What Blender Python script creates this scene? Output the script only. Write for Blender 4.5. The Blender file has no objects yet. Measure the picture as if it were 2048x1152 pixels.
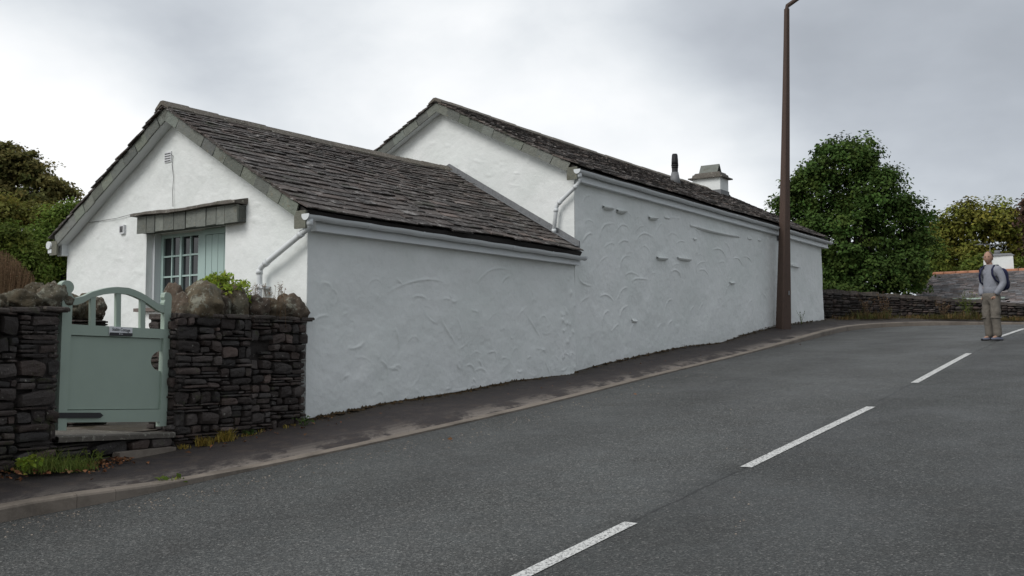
import bpy, math, random
import numpy as np
from mathutils import Vector, noise as mnoise
random.seed(7); np.random.seed(7)
R = math.radians
scene = bpy.context.scene
# ------------------------------------------------------------------ camera
CZ = 1.7
F = 2050.0; W2, H2 = 1024.0, 576.0
PITCH = math.atan((712 - 576) / F)
cam_d = bpy.data.cameras.new('camera'); cam = bpy.data.objects.new('camera', cam_d)
scene.collection.objects.link(cam); scene.camera = cam
cam.location = (0, 0, CZ); cam.rotation_euler = (R(90) + PITCH, 0, 0)
cam_d.sensor_width = 36; cam_d.lens = 36 * F / 2048; cam_d.clip_end = 3000; cam_d.clip_start = 0.05
# ------------------------------------------------------------------ light
SUN_AZ = (-0.74, -0.67); SUN_EL = R(42)
sd = bpy.data.lights.new('sun', 'SUN'); sd.energy = 1.45; sd.angle = R(30); sd.color = (1, 0.97, 0.94)
sun = bpy.data.objects.new('sun', sd); scene.collection.objects.link(sun)
sv = Vector((SUN_AZ[0] * math.cos(SUN_EL), SUN_AZ[1] * math.cos(SUN_EL), math.sin(SUN_EL)))
sun.rotation_euler = sv.to_track_quat('Z', 'Y').to_euler(); sun.location = (0, 0, 30)
scene.view_settings.view_transform = 'Standard'; scene.view_settings.look = 'None'
scene.view_settings.exposure = 0.17; scene.view_settings.gamma = 1.0

def ray(px, py):
    u = (px - W2) / F; v = (H2 - py) / F
    c, s = math.cos(PITCH), math.sin(PITCH)
    return Vector((u, c - v * s, s + v * c))
def at(px, py, d):
    r = ray(px, py); r = r * (d / r.y); return Vector((r.x, r.y, r.z + CZ))

world = bpy.data.worlds.new('World'); scene.world = world; world.use_nodes = True
def build_world():
    nt = world.node_tree; N = nt.nodes; L = nt.links; N.clear()
    out = N.new('ShaderNodeOutputWorld'); bg = N.new('ShaderNodeBackground'); bg.inputs['Strength'].default_value = 0.1
    L.new(bg.outputs[0], out.inputs[0])
    sky = N.new('ShaderNodeTexSky'); sky.sky_type = 'NISHITA'; sky.sun_disc = False
    sky.sun_elevation = SUN_EL; sky.sun_rotation = math.atan2(SUN_AZ[0], SUN_AZ[1])
    tc = N.new('ShaderNodeTexCoord')
    def math_(op, a, b=None, c=None, clamp=False):
        m = N.new('ShaderNodeMath'); m.operation = op; m.use_clamp = clamp
        for i, x in enumerate((a, b, c)):
            if x is None: continue
            if isinstance(x, (int, float)): m.inputs[i].default_value = x
            else: L.new(x, m.inputs[i])
        return m.outputs[0]
    mp = N.new('ShaderNodeMapping'); mp.inputs['Scale'].default_value = (1.0, 1.0, 1.9); L.new(tc.outputs['Generated'], mp.inputs['Vector'])
    mp.inputs['Location'].default_value = (1.3, 0.4, 0.2)
    n1 = N.new('ShaderNodeTexNoise'); n1.inputs['Scale'].default_value = 2.6; n1.inputs['Detail'].default_value = 6; n1.inputs['Roughness'].default_value = .5; n1.inputs['Distortion'].default_value = .35
    L.new(mp.outputs[0], n1.inputs['Vector'])
    n2 = N.new('ShaderNodeTexNoise'); n2.inputs['Scale'].default_value = 7; n2.inputs['Detail'].default_value = 5; n2.inputs['Distortion'].default_value = .2
    L.new(mp.outputs[0], n2.inputs['Vector'])
    b = math_('MULTIPLY_ADD', n1.outputs['Fac'], 1.0, 0.11)
    b = math_('ADD', b, math_('MULTIPLY_ADD', n2.outputs['Fac'], 0.44, -0.22))
    def blob(px, py, width_deg, amt):
        nonlocal b
        d = ray(px, py).normalized() if not isinstance(px, tuple) else Vector(px).normalized()
        vm = N.new('ShaderNodeVectorMath'); vm.operation = 'DOT_PRODUCT'
        nrm = N.new('ShaderNodeVectorMath'); nrm.operation = 'NORMALIZE'; L.new(tc.outputs['Generated'], nrm.inputs[0])
        L.new(nrm.outputs[0], vm.inputs[0]); vm.inputs[1].default_value = d
        # exp(-(1-dot)/k)
        k = 1 - math.cos(R(width_deg))
        e = math_('EXPONENT', math_('DIVIDE', math_('SUBTRACT', vm.outputs['Value'], 1.0), k))
        b = math_('ADD', b, math_('MULTIPLY', e, amt))
    for a in SKYBLOBS: blob(*a)
    b = math_('MAXIMUM', math_('MINIMUM', b, 1.0), 0.0)
    cr = N.new('ShaderNodeValToRGB'); L.new(b, cr.inputs[0]); e = cr.color_ramp.elements
    cr.color_ramp.interpolation = 'B_SPLINE'
    e[0].position = 0.0; e[0].color = (.35, .375, .41, 1)
    e[1].position = 1.0; e[1].color = (1.0, 1.0, 1.0, 1)
    for p, c in ((.25, (.45, .48, .525, 1)), (.5, (.63, .665, .70, 1)), (.75, (.82, .845, .865, 1))):
        x = e.new(p); x.color = c
    sc = N.new('ShaderNodeVectorMath'); sc.operation = 'SCALE'; sc.inputs['Scale'].default_value = 10.0; L.new(cr.outputs[0], sc.inputs[0])
    mx = N.new('ShaderNodeMix'); mx.data_type = 'RGBA'; mx.inputs[0].default_value = 0.94
    L.new(sky.outputs[0], mx.inputs[6]); L.new(sc.outputs[0], mx.inputs[7]); L.new(mx.outputs[2], bg.inputs['Color'])
SKYBLOBS = [(40, 360, 7, .42), (130, 480, 8, .4), (1450, 430, 5, .5), (1950, 120, 11, -.50), (1500, 60, 8, -.22), (1780, 330, 4, .16), (1230, 230, 4, .12), (1650, 230, 4, -.14), (300, 60, 6, -.16),
            ((.80, -.50, .42), 0, 42, -.75), ((-.8, -.5, .6), 0, 45, .25), (500, 120, 7, -.05), (900, 160, 6, .12), (1250, 200, 5, .05), (60, 60, 6, -.05)]
build_world()
# ------------------------------------------------------------------ helpers
class MB:
    def __init__(s): s.v = []; s.f = []; s.t = []; s.sm = []
    def add(s, vs, fs, tint=(1, 1, 1), smooth=False):
        n = len(s.v); s.v.extend([tuple(v) for v in vs])
        for f in fs:
            s.f.append(tuple(i + n for i in f)); s.t.append(tint); s.sm.append(smooth)
    def box(s, o, a, b, c, tint=(1, 1, 1)):           # corner o and 3 edge vectors
        o, a, b, c = map(Vector, (o, a, b, c))
        vs = [o, o + a, o + a + b, o + b, o + c, o + a + c, o + a + b + c, o + b + c]
        fs = [(0, 3, 2, 1), (4, 5, 6, 7), (0, 1, 5, 4), (1, 2, 6, 5), (2, 3, 7, 6), (3, 0, 4, 7)]
        if a.cross(b).dot(c) < 0: fs = [f[::-1] for f in fs]
        s.add(vs, fs, tint)
    def hexa(s, vs, tint=(1, 1, 1)):
        s.add(vs, [(0, 3, 2, 1), (4, 5, 6, 7), (0, 1, 5, 4), (1, 2, 6, 5), (2, 3, 7, 6), (3, 0, 4, 7)], tint)
    def prism(s, pts, ext, tint=(1, 1, 1), smooth=False):           # polygon extruded by vector
        ext = Vector(ext); n = len(pts); pts = [Vector(p) for p in pts]
        s.add(pts + [p + ext for p in pts], [tuple(range(n))[::-1], tuple(range(n, 2 * n))], tint)
        k = len(s.v) - 2 * n
        for i in range(n):
            j = (i + 1) % n
            s.f.append((k + i, k + j, k + n + j, k + n + i)); s.t.append(tint); s.sm.append(smooth)
    def tube(s, pts, rad, seg=10, tint=(1, 1, 1), cap=True, smooth=True, prof=None):
        pts = [Vector(p) for p in pts]; rings = []
        if not hasattr(rad, '__len__'): rad = [rad] * len(pts)
        up = None; vs = []
        for i, p in enumerate(pts):
            a = pts[max(i - 1, 0)]; b = pts[min(i + 1, len(pts) - 1)]
            t = (b - a).normalized()
            if up is None:
                up = Vector((0, 0, 1)) if abs(t.z) < .9 else Vector((1, 0, 0))
            x = t.cross(up).normalized(); up = x.cross(t).normalized()
            for k in range(seg):
                an = 2 * math.pi * k / seg
                vs.append(p + (x * math.cos(an) + up * math.sin(an)) * rad[i])
        fs = []
        for i in range(len(pts) - 1):
            for k in range(seg):
                l = (k + 1) % seg
                fs.append((i * seg + k, i * seg + l, (i + 1) * seg + l, (i + 1) * seg + k))
        s.add(vs, fs, tint, smooth)
        if cap:
            n = len(s.v) - len(vs)
            s.f.append(tuple(n + k for k in range(seg))[::-1]); s.t.append(tint); s.sm.append(False)
            s.f.append(tuple(n + (len(pts) - 1) * seg + k for k in range(seg))); s.t.append(tint); s.sm.append(False)
    def grid(s, P, tint=(1, 1, 1), smooth=True, skip=None, flip=False):   # P array (m,n,3)
        P = np.asarray(P); m, n = P.shape[:2]; k = len(s.v)
        s.v.extend(map(tuple, P.reshape(-1, 3).tolist()))
        for i in range(m - 1):
            for j in range(n - 1):
                if skip is not None and skip[i, j]: continue
                f = (k + i * n + j, k + (i + 1) * n + j, k + (i + 1) * n + j + 1, k + i * n + j + 1)
                s.f.append(f[::-1] if flip else f); s.t.append(tint); s.sm.append(smooth)
    def build(s, name, m, parent=None, orig=None):
        if orig is None: orig = root_loc(parent) if parent is not None else Vector((0, 0, 0))
        me = bpy.data.meshes.new(name)
        v = np.array(s.v, dtype=np.float64).reshape(-1, 3) - np.array(orig)
        me.from_pydata(v.tolist(), [], s.f)
        at_ = me.attributes.new('tint', 'FLOAT_COLOR', 'FACE')
        t = np.ones((len(s.f), 4), dtype=np.float32)
        if len(s.t): t[:, :3] = np.array(s.t)
        at_.data.foreach_set('color', t.ravel())
        me.polygons.foreach_set('use_smooth', s.sm)
        me.materials.append(m); me.update()
        o = bpy.data.objects.new(name, me); scene.collection.objects.link(o)
        if parent is not None: o.parent = parent
        else: o.location = orig
        return o
def root_loc(p):
    while p.parent is not None: p = p.parent
    return Vector(p.location)
def thing(name, label, cat, loc, group=None):
    o = bpy.data.objects.new(name, None); scene.collection.objects.link(o); o.empty_display_size = .2
    o.location = loc; o['label'] = label; o['category'] = cat
    if group: o['group'] = group
    return o
def tag(o, label, cat, group=None, kind=None):
    o['label'] = label; o['category'] = cat
    if group: o['group'] = group
    if kind: o['kind'] = kind
    return o
def vnoise(x, y, seed=0):                              # vectorised value noise, about -1..1
    x = np.asarray(x, float); y = np.asarray(y, float)
    xi = np.floor(x).astype(np.int64); yi = np.floor(y).astype(np.int64); fx = x - xi; fy = y - yi
    fx = fx * fx * (3 - 2 * fx); fy = fy * fy * (3 - 2 * fy)
    def h(a, b):
        n = (a * 374761393 + b * 668265263 + seed * 982451653) & 0xffffffff
        n = ((n ^ (n >> 13)) * 1274126177) & 0xffffffff
        return ((n ^ (n >> 16)) & 0xffff) / 32767.5 - 1
    return (h(xi, yi) * (1 - fx) + h(xi + 1, yi) * fx) * (1 - fy) + (h(xi, yi + 1) * (1 - fx) + h(xi + 1, yi + 1) * fx) * fy
# ------------------------------------------------------------------ materials
class M:
    def __init__(s, name, rough=.8, spec=.3):
        s.m = bpy.data.materials.new(name); s.m.use_nodes = True; s.nt = s.m.node_tree
        s.b = s.nt.nodes['Principled BSDF']; s.b.inputs['Roughness'].default_value = rough
        s.b.inputs['Specular IOR Level'].default_value = spec
        g = s.nt.nodes.new('ShaderNodeNewGeometry'); s.pos = g.outputs['Position']
    def n(s, t, **k):
        x = s.nt.nodes.new(t)
        for a, b in k.items(): setattr(x, a, b)
        return x
    def link(s, a, b): s.nt.links.new(a, b)
    def val(s, x, sock):
        if isinstance(x, (int, float)): sock.default_value = x
        elif isinstance(x, (tuple, list)): sock.default_value = tuple(x) + ((1,) if len(x) == 3 and len(sock.default_value) == 4 else ())
        else: s.link(x, sock)
    def noise(s, scale, detail=4, rough=.55, dist=0, vec=None, stretch=None):
        x = s.n('ShaderNodeTexNoise'); x.inputs['Scale'].default_value = scale; x.inputs['Detail'].default_value = detail
        x.inputs['Roughness'].default_value = rough; x.inputs['Distortion'].default_value = dist
        v = vec or s.pos
        if stretch:
            mp = s.n('ShaderNodeMapping'); mp.inputs['Scale'].default_value = stretch[:3]
            if len(stretch) > 3: mp.inputs['Rotation'].default_value = (0, 0, stretch[3])
            s.link(v, mp.inputs['Vector']); v = mp.outputs[0]
        s.link(v, x.inputs['Vector']); return x.outputs['Fac']
    def vor(s, scale, feature='F1', out='Distance', rnd=1):
        x = s.n('ShaderNodeTexVoronoi', feature=feature); x.inputs['Scale'].default_value = scale
        s.link(s.pos, x.inputs['Vector']); return x.outputs[out]
    def ramp(s, fac, stops, interp='LINEAR'):
        x = s.n('ShaderNodeValToRGB'); x.color_ramp.interpolation = interp; e = x.color_ramp.elements
        s.link(fac, x.inputs[0]); e[0].position = stops[0][0]; e[1].position = stops[-1][0]
        def c(v): return (v, v, v, 1) if isinstance(v, (int, float)) else tuple(v) + (1,)
        e[0].color = c(stops[0][1]); e[1].color = c(stops[-1][1])
        for p, v in stops[1:-1]: q = e.new(p); q.color = c(v)
        return x.outputs[0]
    def mix(s, fac, a, b, blend='MIX'):
        x = s.n('ShaderNodeMix', data_type='RGBA', blend_type=blend)
        s.val(fac, x.inputs[0]); s.val(a, x.inputs[6]); s.val(b, x.inputs[7]); return x.outputs[2]
    def math(s, op, a, b=0.0):
        x = s.n('ShaderNodeMath', operation=op); s.val(a, x.inputs[0]); s.val(b, x.inputs[1]); return x.outputs[0]
    def tint(s):
        x = s.n('ShaderNodeAttribute'); x.attribute_name = 'tint'; return x.outputs['Color']
    def color(s, c): s.val(c, s.b.inputs['Base Color'])
    def bump(s, h, strength=.5, dist=.01):
        x = s.n('ShaderNodeBump'); x.inputs['Strength'].default_value = strength; x.inputs['Distance'].default_value = dist
        s.link(h, x.inputs['Height'])
        if s.b.inputs['Normal'].is_linked: s.link(s.b.inputs['Normal'].links[0].from_socket, x.inputs['Normal'])
        s.link(x.outputs[0], s.b.inputs['Normal'])
MT = {}
def simple(name, col, rough=.7, spec=.3, var=.12, scale=6, bump=.2, bscale=60, bdist=.002, usetint=False, metal=0):
    m = M(name, rough, spec)
    c = m.mix(m.noise(scale), [x * (1 - var) for x in col], [min(1, x * (1 + var)) for x in col])
    if usetint: c = m.mix(1.0, c, m.tint(), 'MULTIPLY')
    m.color(c); m.bump(m.noise(bscale, 3), bump, bdist); m.b.inputs['Metallic'].default_value = metal
    MT[name] = m.m; return m.m
def mk_render():
    m = M('white_render', .75, .25)
    a = m.noise(1.3, 6, .6); b = m.noise(9, 5, .6)
    c = m.mix(m.ramp(a, [(.3, 0.0), (.7, 1.0)]), (.70, .73, .705), (.78, .795, .78))
    c = m.mix(m.ramp(b, [(.55, 0.0), (.75, .35)]), c, (.64, .665, .655))
    # rain staining in drips that start below the eaves
    st = m.noise(2.2, 5, .6, stretch=(3.2, 3.2, .35)); c = m.mix(m.ramp(st, [(.56, 0.0), (.78, .16)]), c, (.54, .56, .545))
    # green and rust dirt splashed at the foot of the wall, in patches
    m.color(c)
    m.bump(m.noise(9, 6, .65), .6, .02); m.bump(m.noise(120, 3), .25, .002)
    MT['render'] = m.m
mk_render()
def mk_slate():
    m = M('roof_slate', .72, .35)
    n = m.noise(3.0, 5); c = m.mix(n, (.031, .025, .022), (.082, .067, .059))
    c = m.mix(1.0, c, m.tint(), 'MULTIPLY')
    c = m.mix(m.ramp(m.noise(9, 6, .65), [(.54, 0.0), (.66, .7)]), c, (.20, .182, .17))
    c = m.mix(m.ramp(m.noise(6.5, 6, .75, stretch=(.6, .6, 2.2)), [(.57, 0.0), (.63, .75)]), c, (.30, .285, .27))      # lichen
    c = m.mix(m.ramp(m.noise(42, 3, .6), [(.64, 0.0), (.70, .85)]), c, (.40, .37, .35))
    c = m.mix(m.ramp(m.noise(2.6, 6, .7), [(.57, 0.0), (.66, .8)]), c, (.030, .034, .018))      # moss
    m.color(c); m.bump(m.noise(40, 5, .65), .8, .012)
    MT['slate'] = m.m
mk_slate()
def mk_stone(name, a, b, lich=(.30, .29, .25), moss=(.05, .06, .02), la=.62, gl=.75):
    m = M(name, gl, .35)
    c = m.mix(m.noise(8, 6, .65), a, b); c = m.mix(1.0, c, m.tint(), 'MULTIPLY')
    c = m.mix(m.ramp(m.noise(22, 4, .6), [(la, 0.0), (la + .08, .8)]), c, lich)
    c = m.mix(m.ramp(m.noise(5, 6, .7), [(.58, 0.0), (.70, .6)]), c, moss)
    m.color(c); m.bump(m.noise(28, 6, .65), .9, .02)
    MT[name] = m.m
mk_stone('rubble_stone', (.022, .019, .018), (.080, .068, .062), la=.66)

mk_stone('underslate', (.10, .11, .10), (.215, .225, .20), lich=(.22, .195, .14), moss=(.09, .08, .05), la=.62)
mk_stone('ridge_stone', (.075, .066, .055), (.15, .135, .115), la=.58)
simple('deck_wood', (.03, .026, .024)); simple('white_gloss', (.63, .655, .66), .4, .4, .05, 4, .1)
simple('sage', (.30, .37, .31), .5, .35, .07, 5, .25, 90, .002)
simple('shutter_sage', (.36, .47, .44), .5, .35, .05, 5, .15)
simple('lead', (.16, .165, .17), .6, .4, .3, 14, .4, 30, .004)
simple('black_metal', (.018, .018, .02), .5, .4); simple('flue_metal', (.020, .020, .022), .6, .3)
simple('crack', (.16, .16, .16)); simple('vent_white', (.66, .67, .68), .5); simple('dark_gap', (.05, .05, .052))
simple('sill_stone', (.16, .13, .115), .8); simple('room_dark', (.03, .03, .032), .9)
simple('curtain', (.16, .17, .17), .9)
m = M('window_glass', .06, .6); m.color((.018, .02, .022)); MT['glass'] = m.m
def mk_cope():
    m = M('coping_stone', .88, .25)
    c = m.mix(m.noise(5, 6, .7), (.038, .030, .023), (.155, .12, .083)); c = m.mix(1.0, c, m.tint(), 'MULTIPLY')
    c = m.mix(m.ramp(m.noise(3.3, 5, .65), [(.50, 0.0), (.60, .75)]), c, (.12, .115, .085))
    c = m.mix(m.ramp(m.noise(7, 6, .7), [(.55, 0.0), (.62, .75)]), c, (.30, .30, .24))
    c = m.mix(m.ramp(m.noise(30, 4, .7), [(.62, 0.0), (.68, .8)]), c, (.48, .48, .43))
    c = m.mix(m.ramp(m.noise(4.1, 6, .75), [(.60, 0.0), (.68, .8)]), c, (.035, .030, .022))
    m.color(c); m.bump(m.noise(16, 7, .7), 1.0, .04); MT['coping_stone'] = m.m
mk_cope()
mk_stone('far_slate', (.14, .132, .132), (.24, .225, .225), lich=(.36, .34, .34), moss=(.10, .09, .08), la=.56)
SEAM = (.8216, .5701, 3.275)
def mk_road():
    m = M('asphalt', .68, .35)
    g = m.noise(75, 2, .7); v = m.vor(80, out='Color'); sp = m.n('ShaderNodeSeparateColor'); m.link(v, sp.inputs[0])
    big = m.noise(.55, 5, .6, stretch=(1, .28, 1, R(-34.8) * -1)); med = m.noise(3.5, 5, .65)
    c = m.mix(m.ramp(big, [(.36, 0.0), (.64, 1.0)]), (.028, .030, .029), (.056, .061, .059))
    c = m.mix(m.ramp(med, [(.38, 0.0), (.68, .55)]), c, (.034, .032, .028))
    c = m.mix(m.ramp(sp.outputs[0], [(.0, .0), (.6, .15), (.93, .55), (1.0, 1.0)]), c, m.mix(sp.outputs[1], (.13, .135, .13), (.24, .235, .22)))
    c = m.mix(m.ramp(g, [(.34, .9), (.52, 0.0)]), c, (.010, .010, .011))
    # lane wear: across-road coordinate; lighter polished left lane, coarser dark right lane, sealed joint beside the line
    sx = m.n('ShaderNodeSeparateXYZ'); m.link(m.pos, sx.inputs[0])
    nn = m.math('SUBTRACT', m.math('MULTIPLY', sx.outputs[0], .8211), m.math('MULTIPLY', sx.outputs[1], .5708))
    nn = m.math('ADD', nn, m.math('MULTIPLY', m.math('SUBTRACT', m.noise(.9, 4), .5), .7))
    sc = m.math('DIVIDE', m.math('ADD', nn, 9.0), 10.0)
    ln = m.ramp(sc, [(.10, .80), (.17, .92), (.26, 1.18), (.34, 1.0), (.44, 1.22), (.545, 1.10), (.57, .78), (.70, .86), (.80, .74), (1.0, .80)])
    c = m.mix(1.0, c, ln, 'MULTIPLY')
    nj = m.math('SUBTRACT', m.math('MULTIPLY', sx.outputs[0], SEAM[0]), m.math('MULTIPLY', sx.outputs[1], SEAM[1]))
    nj = m.math('ABSOLUTE', m.math('ADD', m.math('ADD', m.math('ADD', nj, SEAM[2]), m.math('MULTIPLY', m.math('MAXIMUM', m.math('SUBTRACT', sx.outputs[1], 9.8), 0.0), .033)), m.math('MULTIPLY', m.math('SUBTRACT', m.noise(2.6, 6, .7), .5), .09)))
    c = m.mix(m.math('MULTIPLY', m.ramp(nj, [(.0, .9), (.010, .7), (.022, 0.0)]), m.ramp(m.noise(1.1, 5, .7), [(.38, .1), (.56, 1.0)])), c, (.012, .012, .012))
    m.color(c)
    m.link(m.ramp(m.noise(.8, 4), [(.35, .52), (.65, .78)]), m.b.inputs['Roughness'])
    m.bump(m.vor(80), .9, .008); m.bump(m.noise(1.2, 3), .3, .05)
    MT['road'] = m.m
mk_road()
def mk_pave():
    m = M('pavement_asphalt', .8, .25)
    c = m.mix(m.noise(1.4, 6, .65), (.026, .021, .022), (.050, .043, .041))
    c = m.mix(m.ramp(m.noise(6, 5, .7), [(.50, 0.0), (.64, .5)]), c, (.075, .058, .047))
    t = m.n('ShaderNodeAttribute'); t.attribute_name = 'tint'; se = m.n('ShaderNodeSeparateColor'); m.link(t.outputs['Color'], se.inputs[0])
    # worn gravelly patches near the kerb (amount carried in tint.r), in noise shapes
    w = m.math('MULTIPLY', se.outputs[0], m.ramp(m.noise(2.4, 7, .72, stretch=(1, .45, 1, R(34.8))), [(.455, 0.0), (.55, 1.0)]))
    c = m.mix(w, c, m.mix(m.noise(60, 2), (.12, .10, .085), (.27, .24, .21)))
    # moss and dirt along the wall (tint.g)
    w = m.math('MULTIPLY', se.outputs[1], m.ramp(m.noise(4.5, 6, .7), [(.34, 0.15), (.58, 1.0)]))
    c = m.mix(w, c, (.050, .040, .024))
    c = m.mix(m.ramp(m.noise(90, 2, .6), [(.66, 0.0), (.74, .8)]), c, (.16, .15, .14))
    m.color(c); m.bump(m.noise(70, 3, .7), .8, .006); m.bump(m.noise(2.5, 4), .5, .03)
    MT['pave'] = m.m
mk_pave()
def mk_kerb():
    m = M('kerb_concrete', .8, .25)
    c = m.mix(m.noise(5, 6, .65), (.145, .122, .10), (.25, .215, .18))
    c = m.mix(1.0, c, m.tint(), 'MULTIPLY')
    c = m.mix(m.ramp(m.noise(1.7, 6, .7), [(.50, 0.0), (.66, .6)]), c, (.075, .062, .050))
    m.color(c); m.bump(m.noise(90, 3, .7), .7, .005); MT['kerb'] = m.m
mk_kerb()
def mk_paint():
    m = M('road_paint', .7, .25)
    c = m.mix(m.noise(12, 5), (.50, .50, .48), (.66, .66, .64))
    c = m.mix(m.ramp(m.noise(55, 4, .75), [(.50, 0.0), (.60, 1.0)]), c, (.10, .10, .10))
    m.color(c); m.bump(m.vor(48), .5, .006); MT['paint'] = m.m
mk_paint()
def mk_ground():
    m = M('grass_ground', .95, .1)
    c = m.mix(m.noise(.8, 6), (.035, .045, .016), (.075, .070, .030))
    c = m.mix(m.ramp(m.noise(5, 5, .7), [(.45, 0.0), (.65, .8)]), c, (.05, .036, .022))
    m.color(c); m.bump(m.noise(20, 5), .8, .04); MT['ground'] = m.m
mk_ground()
def mk_leaf(name, a, b, trans=.25):
    m = M(name, .75, .12)
    c = m.mix(m.noise(1.1, 4), a, b); c = m.mix(1.0, c, m.tint(), 'MULTIPLY'); m.color(c)
    tr = m.n('ShaderNodeBsdfTranslucent'); m.link(c, tr.inputs['Color']); ms = m.n('ShaderNodeMixShader'); ms.inputs[0].default_value = trans
    m.link(m.b.outputs[0], ms.inputs[1]); m.link(tr.outputs[0], ms.inputs[2])
    m.link(ms.outputs[0], m.nt.nodes['Material Output'].inputs['Surface']); MT[name] = m.m
mk_leaf('leaf_green', (.046, .088, .022), (.078, .122, .030)); mk_leaf('leaf_olive', (.115, .14, .032), (.22, .20, .04))
mk_leaf('verge_grass', (.050, .060, .020), (.095, .080, .030)); mk_leaf('verge_dry', (.10, .065, .035), (.14, .10, .045))
mk_leaf('leaf_darkolive', (.12, .135, .05), (.22, .19, .075), .45); mk_leaf('leaf_purple', (.075, .045, .040), (.115, .075, .055))
mk_leaf('leaf_mid', (.085, .13, .028), (.15, .18, .038), .35); mk_leaf('leaf_fresh', (.10, .16, .035), (.18, .24, .05), .4); mk_leaf('leaf_rust', (.13, .15, .04), (.23, .20, .055), .4); mk_leaf('leaf_lime', (.22, .32, .04), (.34, .42, .07), .35)
mk_leaf('leaf_dry', (.11, .075, .045), (.17, .115, .07)); mk_leaf('grass_blade', (.13, .20, .05), (.24, .27, .08), .4)
mk_leaf('grass_gold', (.25, .19, .05), (.34, .26, .07), .3)
mk_leaf('dead_leaf', (.10, .045, .022), (.20, .10, .05), .1)
simple('bark', (.06, .05, .04), .9, .2, .3, 8, .8, 20, .02)
# ------------------------------------------------------------------ ground shape
SX, SY = 0.5708, 0.8211                                  # road direction
def G(x, y):
    s = SX * x + SY * y
    p1 = .1 * s - .0004 * s * s if s > -15 else -1.59 + .112 * (s + 15) * .3
    p2 = max(2.2, min(2.7, 2.555 - .010 * (x - 10)))
    k = .05; mn = min(p1, p2)
    return mn - k * math.log(math.exp(-(p1 - mn) / k) + math.exp(-(p2 - mn) / k))
def hit(px, py, off=0.0):
    r = ray(px, py); t = 1.0
    while t < 400:
        p = r * t
        if p.z + CZ <= G(p.x, p.y) + off: break
        t *= 1.01
    lo, hi = t / 1.01, t
    for _ in range(30):
        mid = (lo + hi) / 2; p = r * mid
        if p.z + CZ <= G(p.x, p.y) + off: hi = mid
        else: lo = mid
    p = r * hi; return Vector((p.x, p.y, p.z + CZ))
def hitplane(px, py, p0, d):                              # vertical plane through p0 along xy direction d
    r = ray(px, py); n = Vector((-d[1], d[0]))
    t = (n.x * p0[0] + n.y * p0[1]) / (n.x * r.x + n.y * r.y)
    return Vector((r.x * t, r.y * t, r.z * t + CZ))
def vcol(px, d):                                          # plan point seen at column px at distance d
    p = at(px, 712, d); return Vector((p.x, p.y))
# plan of the buildings
cA = vcol(612, 12.5); cJ = vcol(1150, 17.3); cB = vcol(1648, 28.0)
aD = (cJ - cA).normalized(); LA = (cJ - cA).length; aG = Vector((-aD.y, aD.x))
bD = (cB - cJ).normalized(); LB = (cB - cJ).length; bG = Vector((-bD.y, bD.x))
# ---- kerb line
kpx = [(0, 1012, .12), (75, 998, .12), (150, 987, .12), (230, 978, .115), (310, 970, .07), (370, 962, .025), (500, 938, .02), (640, 908, .02), (800, 873, .02), (1000, 828, .02), (1147, 793, .02), (1300, 753, .02),
       (1450, 717, .02), (1540, 694, .03), (1600, 676, .09), (1645, 663, .12), (1700, 650, .12), (1755, 642, .12), (1800, 640, .12), (1860, 640, .11), (1920, 641.5, .1), (1990, 644, .09), (2048, 646, .08)]
K = []
for px, py, h in kpx:
    if px < 1700: p = hit(px, py, h)
    else: p = at(px, 700, np.interp(px, [1700, 1755, 1800, 1860, 1920, 2048], [26.2, 26.9, 27.2, 27.4, 27.5, 27.5]))
    K.append((p.x, p.y, h))
dx0 = Vector((K[0][0] - K[4][0], K[0][1] - K[4][1])).normalized()
pre = []
for t in (26, 14, 7, 3.5, 1.5):
    pre.append((K[0][0] - SX * t, K[0][1] - SY * t, .12))
e = Vector((K[-1][0], K[-1][1])); ed = (e - Vector((K[-3][0], K[-3][1]))).normalized()
post = []
q = e.copy(); dd = Vector((1, -.12)).normalized()
for t in (1.5, 3, 5, 8, 12):
    q = q + dd * t; post.append((q.x, q.y, .08))
K = pre + K + post
def dens(poly, step):
    out = []
    for a, b in zip(poly[:-1], poly[1:]):
        n = max(1, int(math.hypot(b[0] - a[0], b[1] - a[1]) / step))
        for i in range(n): out.append(tuple(a[k] + (b[k] - a[k]) * i / n for k in range(len(a))))
    out.append(tuple(poly[-1])); return out
def smooth(poly, it=2):
    for _ in range(it):
        poly = [poly[0]] + [tuple((a[k] + 2 * b[k] + c[k]) / 4 for k in range(len(b))) for a, b, c in zip(poly[:-2], poly[1:-1], poly[2:])] + [poly[-1]]
    return poly
KD = smooth(dens(K, .45), 3)
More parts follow.
